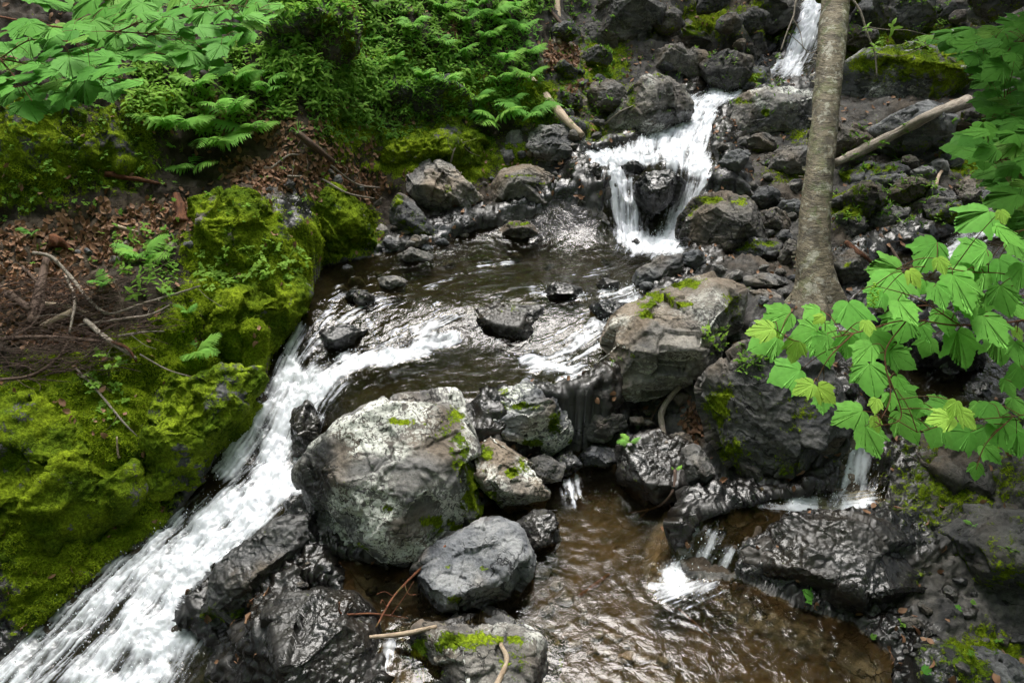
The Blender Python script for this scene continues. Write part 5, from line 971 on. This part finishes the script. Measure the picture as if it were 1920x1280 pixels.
def make_leaves(mat):
    return [leaf_mesh('leaf', mat, k, y, wd, lb, dr) for k, (y, wd, lb, dr) in enumerate([(0, 1., 1, .22), (0, 1.08, 1.05, .32), (0, .92, .95, .15), (0, 1., 1.08, .42), (.75, .85, .95, .35), (1., .9, 1., .5)])]
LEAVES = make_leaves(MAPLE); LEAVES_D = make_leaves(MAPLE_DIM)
def put_leaf(parent, px, py, wd, ang, t, young=0, dim=False, up=.75, cam_=.55, jit=.22, rs=RNG):
    size = wd / F * t / 1.12; A = math.radians(ang); d = RIGHT * math.cos(A) + UPV * math.sin(A)
    n = np.array([0, 0, 1.]) * up - FWD * cam_ + rs.normal(size=3) * jit * .8; d = unit(d + rs.normal(size=3) * .12)
    d = unit(d - unit(n) * (d @ unit(n)) * .85); C_ = at_t(px, py, t); base = C_ - d * size * .5
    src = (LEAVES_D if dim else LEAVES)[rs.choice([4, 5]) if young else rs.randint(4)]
    o = bpy.data.objects.new('leaf', src); COL.objects.link(o); orient(o, base, d, n, size, parent)
    if young: o['label'] = 'young yellow green leaf'
    return base
def branch(label, mains, leaves, mat_stem, dim=False, up=.75, cam_=.55, cat='branch', name='maple_branch', stem=.0035, rs=RNG, group=None):
    """mains: list of polylines [(px,py,t)...]; leaves: (px,py,width,angle,t,young)"""
    root = empty(name, at_t(*mains[0][0])); tag(root, label, cat, group); M = Mesh(); nodes = []
    for mi, ml in enumerate(mains):
        P = np.array([at_t(*q) for q in ml]); M.tube(P, [stem * (1.6 if mi == 0 else 1.), stem * .5], 7, rough=.1, n=8); nodes.append(catmull(P, 10))
    nodes = np.vstack(nodes); M.obj('stem', mat_stem, root)
    K = Mesh()
    for (x, y, wd, an, t, yg) in leaves:
        b_ = put_leaf(root, x, y, wd, an, t, yg, dim, up, cam_, rs=rs)
        j = np.argmin(((nodes - b_) ** 2).sum(1) + rs.rand(len(nodes)) * .002); e = nodes[j]; mid = (b_ + e) / 2 + np.array([0, 0, .012])
        K.tube([e, mid, b_], [.0014, .0009], 5, n=4)
    o = K.obj('leaf_stalks', W_STEM, root); o['kind'] = 'stuff'; return root
# the hanging maple branch on the right: position, width and tip direction of every leaf
ZL = [(1200,285,170,-170,0),(1245,390,215,-75,0),(1365,335,105,-70,1),(1420,225,220,-125,0),(1500,270,95,-75,1),(1630,295,165,-100,0),(1710,335,150,-110,0),(1640,200,180,-165,0),(1850,300,170,-60,0),(1860,120,180,-60,0),(1660,30,210,-130,0),(1815,20,80,-80,1),(1490,430,150,-90,0),(1600,415,230,-80,0),
 (1825,450,170,-75,0),(1900,500,130,-60,0),(1320,510,165,-80,0),(1300,600,155,-110,0),(1410,615,115,-70,0),(1050,540,200,-85,0),(830,520,120,-150,0),(862,545,65,-140,1),(930,605,100,-80,0),(640,545,180,-150,0),(560,600,140,-165,1),(655,600,105,-60,1),(580,665,180,-170,0),(745,705,135,-100,1),(900,710,170,-70,0),
 (790,615,140,-170,0),(1020,680,140,-100,0),(1090,720,150,-120,0),(1185,680,180,-70,0),(690,830,180,-155,0),(785,900,120,-165,1),(910,930,125,-60,1),(885,980,110,-85,0),(1010,1045,185,-150,0),(1140,860,200,-100,0),(1290,880,95,-85,0),(1325,945,135,-55,0),(1300,750,160,-40,0),(1235,970,95,-85,0),(1165,1085,90,-80,1),
 (1160,990,85,-100,1),(1140,1175,175,-80,0),(1330,1100,185,-65,0),(1490,1055,145,-165,1),(1470,1140,150,-120,0),(1585,1160,155,-150,0),(1640,1060,125,-70,1),(1470,1000,150,-170,0),(1610,700,200,-70,0),(1520,560,155,-100,0),(1770,610,200,-65,0),(1800,700,165,-90,0),(1895,620,80,-70,1),(1890,720,130,-80,0),(1905,840,130,-100,0),
 (1760,1030,135,-100,0),(1890,1000,115,-80,0),(1830,1145,195,-60,0),(1700,1160,130,-100,0),(1900,1195,130,-80,0),(1755,1240,120,-60,0),(1675,1330,90,-90,0),(1640,480,140,-80,0),(1720,470,120,-95,0),(1560,330,150,-130,0),(1400,380,90,-120,0),(1160,440,120,-150,0),(1900,330,140,-90,0),(1900,190,150,-70,0),(1420,690,110,-110,0),(1230,560,110,-150,0),(870,660,110,-130,0),(1120,590,90,-80,1),(1700,560,130,-120,0),(1690,1010,90,-80,0),(1560,1010,100,-110,1),(1380,1010,100,-120,0),(1850,900,110,-70,0)]
rsb = np.random.RandomState(77)
def zx(x, y): return 1220 + .3646 * x, 400 + .3646 * y
LV = []
for (x, y, wd, an, yg) in ZL:
    X_, Y_ = zx(x, y); t = 2.05 - .00025 * (1920 - X_) + rsb.uniform(-.10, .14) + (.12 if not yg else -.05)
    LV.append((X_, Y_, wd * .3646 * 1.13, an + rsb.uniform(-12, 12), t, yg))
mains = [[(2060, 560, 2.1), (1920, 600, 2.1), (1800, 610, 2.08), (1700, 600, 2.05), (1600, 625, 2.03), (1500, 640, 2.0), (1450, 615, 1.98)],
 [(1960, 590, 2.12), (1900, 520, 2.12), (1820, 510, 2.1), (1740, 500, 2.1), (1680, 505, 2.05)], [(1800, 610, 2.08), (1720, 560, 2.06), (1640, 535, 2.02)],
 [(1700, 600, 2.05), (1660, 660, 2.03), (1670, 740, 2.0), (1650, 790, 1.98)], [(1600, 625, 2.03), (1555, 670, 2.0), (1530, 715, 1.98)], [(1660, 690, 2.02), (1690, 780, 2.0), (1640, 800, 2.0)],
 [(2060, 760, 2.15), (1900, 780, 2.12), (1800, 790, 2.1), (1720, 810, 2.08)], [(2040, 420, 2.2), (1930, 430, 2.2), (1880, 440, 2.15)], [(1900, 780, 2.12), (1850, 830, 2.1), (1830, 880, 2.08)]]
branch('near maple branch of large bright green leaves hanging over the massive dark boulder', mains, LV, W_STEM, rs=rsb, up=.62, cam_=.85, stem=.0019)
# a flower spike on it
M = Mesh(); c0 = at_t(1640, 545, 2.02); rsf = np.random.RandomState(3); D, Fi = ico(1)
for k in range(60):
    z = rsf.uniform(-.045, .02); r = .012 * (1 - abs(z + .02) * 12); p_ = c0 + np.array([rsf.normal() * r * .6, rsf.normal() * r * .6, z]); M.add(p_ + D * rsf.uniform(.0018, .0034), Fi, hue=.8, young=.9, vein=0.)
fl = M.obj('flower_spike', MAPLE, bpy.data.objects['maple_branch'])
# helper: random sprays of leaves inside a picture outline, each spray a branch
def spray(label, zone, n, w_px, t0, t1, angs, dim, up, cam_, seed, mains, grp=None, young=.08, stem=.003):
    rs = np.random.RandomState(seed); z = np.array(zone, float); L_ = []; tries = 0
    while len(L_) < n and tries < 9000:
        tries += 1; x, y = rs.uniform(z[:, 0].min(), z[:, 0].max()), rs.uniform(z[:, 1].min(), z[:, 1].max())
        if not inpoly(np.array([x]), np.array([y]), z)[0]: continue
        wd = rs.uniform(*w_px)
        if any((x - a[0]) ** 2 + ((y - a[1]) * 1.5) ** 2 < (.45 * wd) ** 2 for a in L_): continue
        L_.append((x, y, wd, rs.uniform(*angs), rs.uniform(t0, t1), rs.rand() < young))
    return branch(label, mains, L_, W_STEM, dim, up, cam_, rs=rs, stem=stem, group=grp)
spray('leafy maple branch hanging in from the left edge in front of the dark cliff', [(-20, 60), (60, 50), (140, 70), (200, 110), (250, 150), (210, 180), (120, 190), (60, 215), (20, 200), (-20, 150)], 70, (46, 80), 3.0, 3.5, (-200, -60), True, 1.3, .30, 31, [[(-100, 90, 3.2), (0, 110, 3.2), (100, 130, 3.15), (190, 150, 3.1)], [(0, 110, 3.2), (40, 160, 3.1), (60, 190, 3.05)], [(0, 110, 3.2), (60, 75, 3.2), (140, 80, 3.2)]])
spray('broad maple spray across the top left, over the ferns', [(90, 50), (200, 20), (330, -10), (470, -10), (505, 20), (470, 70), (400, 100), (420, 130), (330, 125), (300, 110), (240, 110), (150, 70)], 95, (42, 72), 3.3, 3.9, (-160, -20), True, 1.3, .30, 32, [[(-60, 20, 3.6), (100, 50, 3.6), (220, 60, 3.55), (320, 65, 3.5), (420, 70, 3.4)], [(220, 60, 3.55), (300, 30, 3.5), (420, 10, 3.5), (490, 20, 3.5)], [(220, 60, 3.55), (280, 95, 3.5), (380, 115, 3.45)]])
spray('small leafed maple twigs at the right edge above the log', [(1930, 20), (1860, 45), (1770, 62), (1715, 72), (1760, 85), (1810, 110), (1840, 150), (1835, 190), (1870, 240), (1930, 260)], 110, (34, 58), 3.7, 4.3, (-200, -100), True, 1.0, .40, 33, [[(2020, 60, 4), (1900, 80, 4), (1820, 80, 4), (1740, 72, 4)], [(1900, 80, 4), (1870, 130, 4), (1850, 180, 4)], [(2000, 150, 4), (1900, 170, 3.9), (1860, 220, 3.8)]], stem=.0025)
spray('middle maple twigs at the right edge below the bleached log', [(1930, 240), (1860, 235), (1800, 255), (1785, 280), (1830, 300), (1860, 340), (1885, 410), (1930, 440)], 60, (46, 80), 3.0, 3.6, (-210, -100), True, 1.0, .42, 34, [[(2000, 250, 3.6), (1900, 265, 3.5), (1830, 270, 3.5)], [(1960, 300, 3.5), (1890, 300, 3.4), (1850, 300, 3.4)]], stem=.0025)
spray('dim maple twigs at the top left corner above the broad spray', [(60, -10), (330, -10), (300, 15), (150, 30), (60, 20)], 10, (50, 75), 4.2, 4.6, (-160, -20), True, 1.0, .3, 35, [[(0, -20, 4.4), (150, 0, 4.4), (300, -5, 4.4)]])
print('maple', time.time() - T0)

# ------------------------------------------------------------------ ferns
def frond_mesh(seed, pairs=15, arch=.35, tri=1.):
    rs = np.random.RandomState(seed); V = []; Fc = []; hue = []
    def rach(t): return np.array([.03 * math.sin(t * 3 + seed), t * (1 - arch * .25 * t), arch * (1.15 * t - 1.35 * t * t)])
    for i in range(13):                     # rachis strip
        t = i / 12; c = rach(t); w_ = .008 * (1 - t * .8); V += [c + [w_, 0, 0.002], c - [w_, 0, -.002]]; hue += [.9, .9]
        if i: Fc.append((2 * i - 2, 2 * i - 1, 2 * i + 1, 2 * i))
    for k in range(pairs):
        t = .16 + .82 * (k / pairs) ** .95; ln = .30 * tri * math.sin(math.pi * min(1, (1 - t) * .62 + .02) ** .8) * (1.05 - .15 * t) * rs.uniform(.9, 1.08); ln *= min(1, (t - .05) * 4)
        for sgn in (1, -1):
            c = rach(t); sw = math.radians(rs.uniform(8, 20) + 25 * t); d = np.array([sgn * math.cos(sw), math.sin(sw), -.12 * rs.uniform(0, 2)]); n = 7; b0 = len(V)
            for j in range(n + 1):            # serrated pinna
                u = j / n; p_ = c + d * ln * u + np.array([0, 0, -.12 * ln * u * u * 3]); wd = ln * .17 * (1 - u) ** .7 * (1. if j % 2 else .50) + .003
                ax_ = np.array([-d[1] * sgn, abs(d[0]), 0]) ; V += [p_ + ax_ * wd, p_ - ax_ * wd * .95 + np.array([0, 0, 0])]; hue += [.3 + .4 * u] * 2
                if j: a_ = b0 + 2 * j; Fc.append((a_ - 2, a_ - 1, a_ + 1, a_))
    V = np.array(V); return np_mesh('frond', V, np.array(Fc), FERN, dict(hue=hue, vein=np.zeros(len(V)), young=np.zeros(len(V)) + rs.rand() * .3))
FR = [frond_mesh(k, 15 + k % 3, .25 + .12 * k, 1 + .1 * (k % 2)) for k in range(4)]
def fern(px, py, wpx, label, n=7, group=None, lean=(0, -1), seed=None, P=None, up=.55):
    rs = np.random.RandomState(seed if seed is not None else int(px * 7 + py) % 9999)
    if P is None:
        h = hit(px, py)
        if h is None: return
        P = h[0]
    t = (P - CAM) @ FWD; L_ = wpx / F * t * .62; root = empty('fern', P); tag(root, label, 'fern', group)
    for k in range(n):
        a_ = k / n * 6.283 + rs.uniform(-.4, .4); d = np.array([math.cos(a_), math.sin(a_), 0]) + .55 * np.array([lean[0], lean[1], 0]); d = unit(d) + np.array([0, 0, up * rs.uniform(.5, 1.5)])
        o = bpy.data.objects.new('frond', FR[rs.randint(4)]); COL.objects.link(o); y = unit(d); nn = unit(np.array([0, 0, 1.]) - .3 * FWD - y * ((np.array([0, 0, 1.]) - .3 * FWD) @ y)); orient(o, P, y, nn, L_ * rs.uniform(.75, 1.15), root)
    return root
fern(330, 245, 150, 'large fern drooping over the leaf slope above the orange splintered wood', 8, lean=(.3, -.8))
fern(400, 275, 150, 'wide feathery fern in the centre of the leaf slope, fronds spread to the right', 8, lean=(.7, -.5))
fern(470, 250, 140, 'pale fern at the right of the leaf slope fern group', 7, lean=(.8, -.4))
fern(365, 320, 120, 'small fern hanging below the wide feathery fern', 4, lean=(0, -1))
fern(370, 165, 110, 'fern under the broad maple spray', 7, lean=(.4, -.7))
fern(440, 150, 110, 'fern at the end of the broad maple spray', 7, lean=(.6, -.6))
fern(500, 170, 105, 'fern beside the shaded rock shelf, right of the maple spray', 7, lean=(.6, -.6))
fern(425, 215, 115, 'fern on the slope between the maple spray and the leaf litter', 7, lean=(.5, -.6))
fern(270, 485, 110, 'deep green fern clump on the litter above the brush pile', 7, lean=(0, -.6))
fern(195, 545, 80, 'single dark fern frond standing in the brush pile', 3, lean=(0, -.9), up=1.2)
fern(365, 665, 95, 'small bright fern rooted on the moss ledge below the thin twigs', 6, lean=(0, -.8))
fern(352, 590, 60, 'tiny bright fern on the moss ledge above the small bright fern', 4, lean=(.2, -.8), up=1.)
fern(60, 440, 55, 'tiny pale fern in the dead leaves at the left', 3)
fern(930, 235, 150, 'bright fern on the moss below the leafy knoll', 7, lean=(.1, -.7))
fern(985, 225, 130, 'fern beside the top of the leaning peeled log', 6, lean=(.2, -.7))
fern(1180, 830, 50, 'tiny fern tuft on the block beside the brown pool', 4)
fern(1265, 880, 34, 'single yellow fern tip by the black curved twig', 2)
fern(1825, 985, 40, 'tiny fern in the dark right bank', 3)
rs = np.random.RandomState(12)
for (x, y, w_) in [(840,20,130),(880,40,140),(930,30,150),(960,70,150),(900,80,150),(950,120,150),(985,100,130),(870,110,130),(990,150,130),(930,160,140),(820,90,120),(780,60,120),(900,10,120),(960,20,130),(840,150,110),(890,190,120),(960,190,120),(740,110,100),(790,140,100),(700,80,90)]:
    fern(x + rs.uniform(-10, 10), y + rs.uniform(-8, 8), w_ * .62, 'light green fern in the thick fern patch on the knoll at the top centre', 6, 'ferns on the knoll at the top centre', lean=(.3, -.7))
refresh(); print('ferns', time.time() - T0)

# ------------------------------------------------------------------ small plants, ground cover, moss, dead leaves
def template(kind, seed):
    rs = np.random.RandomState(seed); V = []; Fc = []
    def blade(base, d, nrm, ln, wd, n=4, fold=.1, drp=.3):
        d = unit(d); s_ = unit(np.cross(d, nrm)); b0 = len(V)
        for j in range(n + 1):
            u = j / n; w_ = wd * math.sin(math.pi * min(.97, u * .92 + .06)) ** .8 * (1 - .25 * u); c = base + d * ln * u + np.array([0, 0, -drp * ln * u * u])
            V.extend([c + s_ * w_ + nrm * fold * w_, c, c - s_ * w_ + nrm * fold * w_])
            if j: a_ = b0 + 3 * j; Fc.extend([(a_ - 3, a_ - 2, a_ + 1, a_), (a_ - 2, a_ - 1, a_ + 2, a_ + 1)])
    if kind == 'herb':
        h = 0
        for k in range(rs.randint(4, 7)):
            h += rs.uniform(.10, .2); a_ = k * 2.4 + rs.rand(); d = np.array([math.cos(a_), math.sin(a_), rs.uniform(.1, .6)]); blade(np.array([0, 0, h]), d, np.array([0, 0, 1.]), rs.uniform(.5, .8), rs.uniform(.10, .17))
        V.extend([np.array([.01, 0, -.1]), np.array([-.01, 0, -.1]), np.array([-.006, 0, h]), np.array([.006, 0, h])]); n_ = len(V); Fc.append((n_ - 4, n_ - 3, n_ - 2, n_ - 1))
    if kind == 'trefoil':
        for q in range(4):
            h = rs.uniform(.3, .8); c0 = np.array([rs.normal() * .35, rs.normal() * .35, h])
            for k in range(3): a_ = k * 2.09 + q; blade(c0, np.array([math.cos(a_), math.sin(a_), .05]), np.array([0, 0, 1.]), .38, .16, 3, .1, .15)
            V.extend([np.array([.01, 0, -.1]), np.array([-.01, 0, -.1]), c0 + [-.006, 0, 0], c0 + [.006, 0, 0]]); n_ = len(V); Fc.append((n_ - 4, n_ - 3, n_ - 2, n_ - 1))
    if kind == 'sprig':
        for k in range(5):
            a_ = rs.rand() * 6.28; d = np.array([math.cos(a_), math.sin(a_), rs.uniform(.6, 1.6)]); blade(np.zeros(3), d, unit(np.array([rs.normal(), rs.normal(), 1.])), rs.uniform(.6, 1.1), rs.uniform(.06, .12), 3, 0, .3)
    if kind == 'moss':
        for k in range(4):
            a_ = rs.rand() * 6.28; d = np.array([math.cos(a_), math.sin(a_), rs.uniform(.3, 1.5)]); d = unit(d); s_ = unit(np.cross(d, rs.normal(size=3))); b0 = len(V)
            V.extend([s_ * .16, -s_ * .16, d + s_ * .05, d * 1.0 - s_ * .05]); Fc.append((b0, b0 + 1, b0 + 3, b0 + 2))
    if kind == 'grass':
        for k in range(9):
            a_ = rs.rand() * 6.28; blade(np.zeros(3), np.array([math.cos(a_) * .5, math.sin(a_) * .5, 1]), np.array([math.sin(a_), math.cos(a_), 0.2]), rs.uniform(.7, 1.2), .018, 4, 0, .5)
    if kind == 'dead':
        n = 4; cu = rs.uniform(-.5, .9); cv = rs.uniform(-.3, .5)
        for i in range(n):
            for j in range(n):
                u, v = (i / (n - 1) - .5) * 2, (j / (n - 1) - .5) * 2; wd = (1 - .75 * abs(v) ** 1.8) * .42 * rs.uniform(.85, 1.15)
                V.append(np.array([u * wd, v * .62, cu * (u * wd) ** 2 * 1.8 + cv * v * v * .5 + .05 * rs.normal()]))
                if i and j: a_ = i * n + j; Fc.append((a_ - n - 1, a_ - 1, a_, a_ - n))
    return np.array(V, float), np.array(Fc)
def scatter(name, mat, tmpl, P, N, S, hue, rs, label=None, cat=None, parent=None, loc=None, tilt=.25, young=0., kind='stuff', upmix=.5, group=None):
    Vs, Fs, H = [], [], []; nrm = N * (1 - upmix) + np.array([0, 0, 1.]) * upmix + rs.normal(size=N.shape) * tilt; nrm /= np.linalg.norm(nrm, axis=1)[:, None]
    a_ = rs.rand(len(P)) * 6.283; ref = np.c_[np.cos(a_), np.sin(a_), 0 * a_]; x = ref - nrm * (ref * nrm).sum(1)[:, None]; x /= np.linalg.norm(x, axis=1)[:, None] + 1e-9; y = np.cross(nrm, x)
    ch = rs.randint(len(tmpl), size=len(P)); off = 0
    for k, (TV, TF) in enumerate(tmpl):
        i = np.where(ch == k)[0]
        if not len(i): continue
        W_ = P[i][:, None] + S[i][:, None, None] * (TV[None, :, :1] * x[i][:, None] + TV[None, :, 1:2] * y[i][:, None] + TV[None, :, 2:] * nrm[i][:, None])
        Vs.append(W_.reshape(-1, 3)); Fs.append((TF[None] + (np.arange(len(i)) * len(TV))[:, None, None] + off).reshape(-1, 4)); H.append(np.repeat(hue[i], len(TV))); off += len(i) * len(TV)
    if not Vs: return
    V = np.vstack(Vs); H = np.concatenate(H); l_ = np.zeros(3) if loc is None else loc
    me = np_mesh(name, V - l_, np.vstack(Fs), mat, dict(hue=H, vein=np.zeros(len(V)), young=np.full(len(V), young) + .4 * np.maximum(0, H - .75)), smooth=(name != 'moss'))
    o = link(name, me, parent, None if parent is not None else l_)
    if label: tag(o, label, cat, group, kind)
    elif kind: o['kind'] = kind
    return o
def on_faces(V, Fc, wgt, dens, rs, maxn=400000):
    a, b_, c, d = V[Fc[:, 0]], V[Fc[:, 1]], V[Fc[:, 2]], V[Fc[:, -1]]
    ar = np.linalg.norm(np.cross(b_ - a, c - a), axis=1) * (.5 if Fc.shape[1] == 3 else 1.); wf = wgt[Fc].mean(1); ex = ar * wf * dens
    n = rs.poisson(ex); i = np.repeat(np.arange(len(Fc)), n)[:maxn]; u, v = rs.rand(len(i)), rs.rand(len(i))
    if Fc.shape[1] == 3:
        k = u + v > 1; u[k], v[k] = 1 - u[k], 1 - v[k]; P = a[i] + (b_[i] - a[i]) * u[:, None] + (c[i] - a[i]) * v[:, None]
    else: P = a[i] * ((1 - u) * (1 - v))[:, None] + b_[i] * (u * (1 - v))[:, None] + c[i] * (u * v)[:, None] + d[i] * ((1 - u) * v)[:, None]
    return P, i
T_M = [template('moss', k) for k in range(8)]; rs = np.random.RandomState(9)
mcount = 0
for (V, Fc, m_, N, ob, C_) in MOSS_SURF:
    t = (C_ - CAM) @ FWD; near = t < 6.2; s_ = .009 if near else .015
    wgt = sm(.40, .62, m_ + .45 * noise3(V * 24, 5) + .3 * noise3(V * 8, 6)) * (N[:, 2] > -.4)
    P, i = on_faces(V, Fc, wgt, .8 / s_ ** 2, rs, 60000)
    if len(P) < 30: continue
    hue = np.clip(.48 + .75 * fbm(P * 4, 4, 8) + rs.normal(size=len(P)) * .13, 0, 1); mcount += len(P)
    scatter('moss', MOSS, T_M, P, N[Fc[i, 0]], s_ * rs.uniform(.6, 1.4, len(P)), hue, rs, parent=ob, loc=C_, upmix=.25)
print('moss tufts', mcount, time.time() - T0)
GN2 = vnormals(GV2, GF); gpx, gpy, gt_ = project(GV2)
vis = (gpx > -150) & (gpx < 2070) & (gpy > -120) & (gpy < 1400) & (GX[:, 1] > 1.5) & (gt_ < 11)
wgt = sm(.40, .62, gm + .45 * noise3(GV2 * 20, 5) + .3 * noise3(GV2 * 7, 6)) * vis * (1 - under)
P, i = on_faces(GV2, GF, wgt * np.clip((5.5 / gt_) ** 2, .25, 1.6), 7000, rs, 160000)
hue = np.clip(.40 + .55 * fbm(P * 4, 3, 8) + rs.normal(size=len(P)) * .13, 0, 1)
scatter('moss_carpet', MOSS, T_M, P, GN2[GF[i, 0]], .013 * rs.uniform(.6, 1.5, len(P)), hue, rs, 'green and yellow moss carpet over the bank between the ledges', 'moss', upmix=.25)
print('moss carpet', len(P))
# dead leaves
T_D = [template('dead', k) for k in range(10)]
wgt = sm(.35, .8, g_lit + .3 * noise3(GV2 * 5, 15)) * vis * (1 - under) + .022 * vis * (1 - under)
P, i = on_faces(GV2, GF, wgt, 1500, rs, 26000)
scatter('dead_leaves', LITTER, T_D, P + GN2[GF[i, 0]] * .012, GN2[GF[i, 0]], rs.uniform(.018, .046, len(P)), rs.rand(len(P)), rs, 'brown dead leaves lying on the left bank and in the hollows', 'dead leaves', tilt=.5, young=0., upmix=.1)
print('dead leaves', len(P))
def zone_pts(zone, n, rs, ok=None):
    z = np.array(zone, float); P, N = [], []; tr = 0
    while len(P) < n and tr < n * 12:
        tr += 1; x, y = rs.uniform(z[:, 0].min(), z[:, 0].max()), rs.uniform(z[:, 1].min(), z[:, 1].max())
        if not inpoly(np.array([x]), np.array([y]), z)[0]: continue
        h = hit(x, y)
        if h is None or h[2].split('.')[0] in ('leaf', 'frond', 'trunk', 'stem', 'leaf_stalks'): continue
        P.append(h[0]); N.append(h[1])
    return np.array(P), np.array(N)
T_H = [template('herb', k) for k in range(6)]; T_T = [template('trefoil', k) for k in range(5)]; T_S = [template('sprig', k) for k in range(6)]; T_G = [template('grass', k) for k in range(4)]
def cover(label, zone, n, tm, smin, smax, seed, mat=HERB, name='undergrowth', hue=(.2, .9), young=0.):
    r_ = np.random.RandomState(seed); P, N = zone_pts(zone, n, r_)
    if len(P): scatter(name, mat, tm, P, N, r_.uniform(smin, smax, len(P)), r_.uniform(*hue, len(P)), r_, label, 'plants', upmix=.6, tilt=.25, young=young)
cover('dense small leafed undergrowth covering the slope at the top centre left', [(500,-10),(1000,-10),(1000,120),(960,200),(880,200),(600,180),(500,150)], 1000, T_H, .05, .10, 1)
cover('low feathery sprigs between the herbs of the top centre slope', [(500,-10),(1010,-10),(1020,160),(900,230),(600,190),(490,150)], 1500, T_S, .04, .09, 2, FERN)
cover('drooping leafy herbs on the shaded rock shelf below the slope', [(560,120),(880,130),(900,220),(600,225),(560,180)], 420, T_H, .05, .10, 3, hue=(.1, .7))
cover('low green herbs under the maple spray at the top left', [(200,100),(560,60),(560,220),(420,260),(250,230)], 520, T_H, .045, .09, 4)
cover('small clover like plants over the flat moss patch', [(570,200),(850,220),(760,260),(600,270)], 420, T_T, .018, .035, 5)
cover('clover like plants along the top of the moss ledge by the pool', [(370,470),(560,460),(590,500),(540,540),(380,545)], 85, T_T, .035, .065, 6, young=.15)
cover('small plants growing down the moss face by the brush pile', [(150,660),(235,660),(240,800),(180,800)], 42, T_T, .03, .05, 7, hue=(.6, 1), young=.1)
cover('broad leafed herbs on the litter beside the fern clump', [(220,430),(330,430),(330,560),(230,560)], 50, T_H, .05, .10, 8)
cover('scattered seedlings on the leaf litter slope', [(60,380),(540,260),(720,330),(560,420),(300,470),(60,520)], 90, T_T, .02, .045, 9)
cover('leafy plants on the dark cliff block at the left', [(0,220),(310,160),(320,320),(0,420)], 130, T_T, .02, .05, 10)
cover('grassy tufts and herbs in the valley behind the leaning log', [(1020,0),(1150,-10),(1180,180),(1100,230),(1040,180)], 160, T_S, .04, .10, 11)
cover('small green plants on the rocks beside the upper fall', [(1230,90),(1460,60),(1470,170),(1250,160)], 40, T_H, .04, .07, 12, hue=(.6, 1))
cover('little green plants in the rubble right of the birch', [(1560,360),(1760,330),(1760,420),(1560,430)], 40, T_H, .03, .06, 13, hue=(.6, 1))
cover('bushy green herb rooted between the tan boulder and the dark boulder', [(1315,612),(1372,615),(1368,662),(1320,670)], 26, T_T, .035, .06, 14, hue=(.6, 1), young=.1)
cover('dark clover like plant on the massive dark boulder behind the branch', [(1385,650),(1455,650),(1450,720),(1390,715)], 24, T_T, .04, .06, 15, hue=(0, .4))
cover('tiny green rosettes on the tan boulder', [(1140,670),(1170,670),(1175,700),(1145,700)], 7, T_S, .02, .035, 16, hue=(.8, 1))
cover('grass tufts on the fern slope and the knoll', [(420,120),(1000,40),(1010,220),(520,260)], 90, T_G, .10, .18, 17, FERN)
cover('scattered seedlings in the bottom right shade', [(1640,1100),(1920,980),(1920,1270),(1700,1280)], 8, T_T, .03, .05, 18)
cover('green sprigs at the foot of the leaning log', [(1000,180),(1100,160),(1110,240),(1000,230)], 60, T_S, .03, .06, 19)
cover('dense herbs at the top edge above the fern slope', [(330,-60),(1100,-60),(1100,20),(330,40)], 500, T_H, .06, .12, 20)
cover('low green plants growing between the stones of the upper right slope', [(1570,240),(1880,220),(1880,420),(1580,430)], 150, T_S, .04, .09, 21, hue=(.3, .9))
cover('green plants between the boulders at the top right edge', [(1580,-20),(1920,-20),(1920,90),(1600,110)], 110, T_H, .05, .10, 22, hue=(.2, .8))
cover('grass and sprigs between the rocks beside the cascade', [(1100,60),(1500,20),(1520,330),(1340,300),(1120,200)], 60, T_S, .04, .08, 23, hue=(.3, .9))
print('cover', time.time() - T0)

for (x, y, wd, an, yg, lb) in ((1516, 1116, 34, 150, 0, 'pale green maple leaf stranded on the wide wet slab'), (1797, 1140, 18, 60, 0, 'small green leaf fallen on the dark bottom right bank'), (1738, 1255, 20, 20, 0, 'green leaf scrap at the bottom edge right of the pool'), (1640, 1192, 12, 20, 1, 'tiny yellow leaf on the right edge of the pool')):
    h = hit(x, y)
    if h is None: continue
    o = bpy.data.objects.new('fallen_leaf', LEAVES_D[2 if not yg else 4]); COL.objects.link(o); t = (h[0] - CAM) @ FWD; d = RIGHT * math.cos(R(an)) + np.array([0, math.sin(R(an)), 0]); n = unit(h[1] + np.array([0, 0, .6])); d = unit(d - n * (d @ n)); orient(o, h[0] + n * .008 - d * wd / F * t * .5, d, n, wd / F * t, None); tag(o, lb, 'leaf')
# ------------------------------------------------------------------ spray thrown up by the white water
rs = np.random.RandomState(31); D, Fi = ico(1); SPR = []
def spray_mat():
    m_, nt_ = newmat('water_drops'); b = NB(nt_); p = b.n('BsdfPrincipled', i_Roughness=.15); p.inputs['Base Color'].default_value = (.85, .88, .92, 1); b.out(p.outputs[0]); return m_
for (V_, f_), n in ((WSURF['brook'], 7000), (WSURF['side_brook'], 500), (WSURF['ledge_water'], 500), (WSURF['upper_fall'], 500)):
    k = np.where(f_ > .35)[0]
    if not len(k): continue
    i = k[rs.randint(len(k), size=n)]; SPR.append(V_[i] + rs.normal(size=(n, 3)) * [.035, .035, .0] + np.array([0, 0, 1.]) * np.abs(rs.normal(size=(n, 1))) * .022)
P = np.vstack(SPR); sz = np.clip(rs.lognormal(-6.35, .45, len(P)), .0008, .0045); st_ = rs.uniform(1, 2.6, len(P))
V = (P[:, None] + D[None] * sz[:, None, None] * np.stack([np.ones(len(P)), np.ones(len(P)), st_], -1)[:, None]).reshape(-1, 3)
sp = link('water_spray', np_mesh('water_spray', V, (Fi[None] + (np.arange(len(P)) * len(D))[:, None, None]).reshape(-1, 3), spray_mat())); tag(sp, 'white drops of spray over the rushing water', 'spray', kind='stuff')
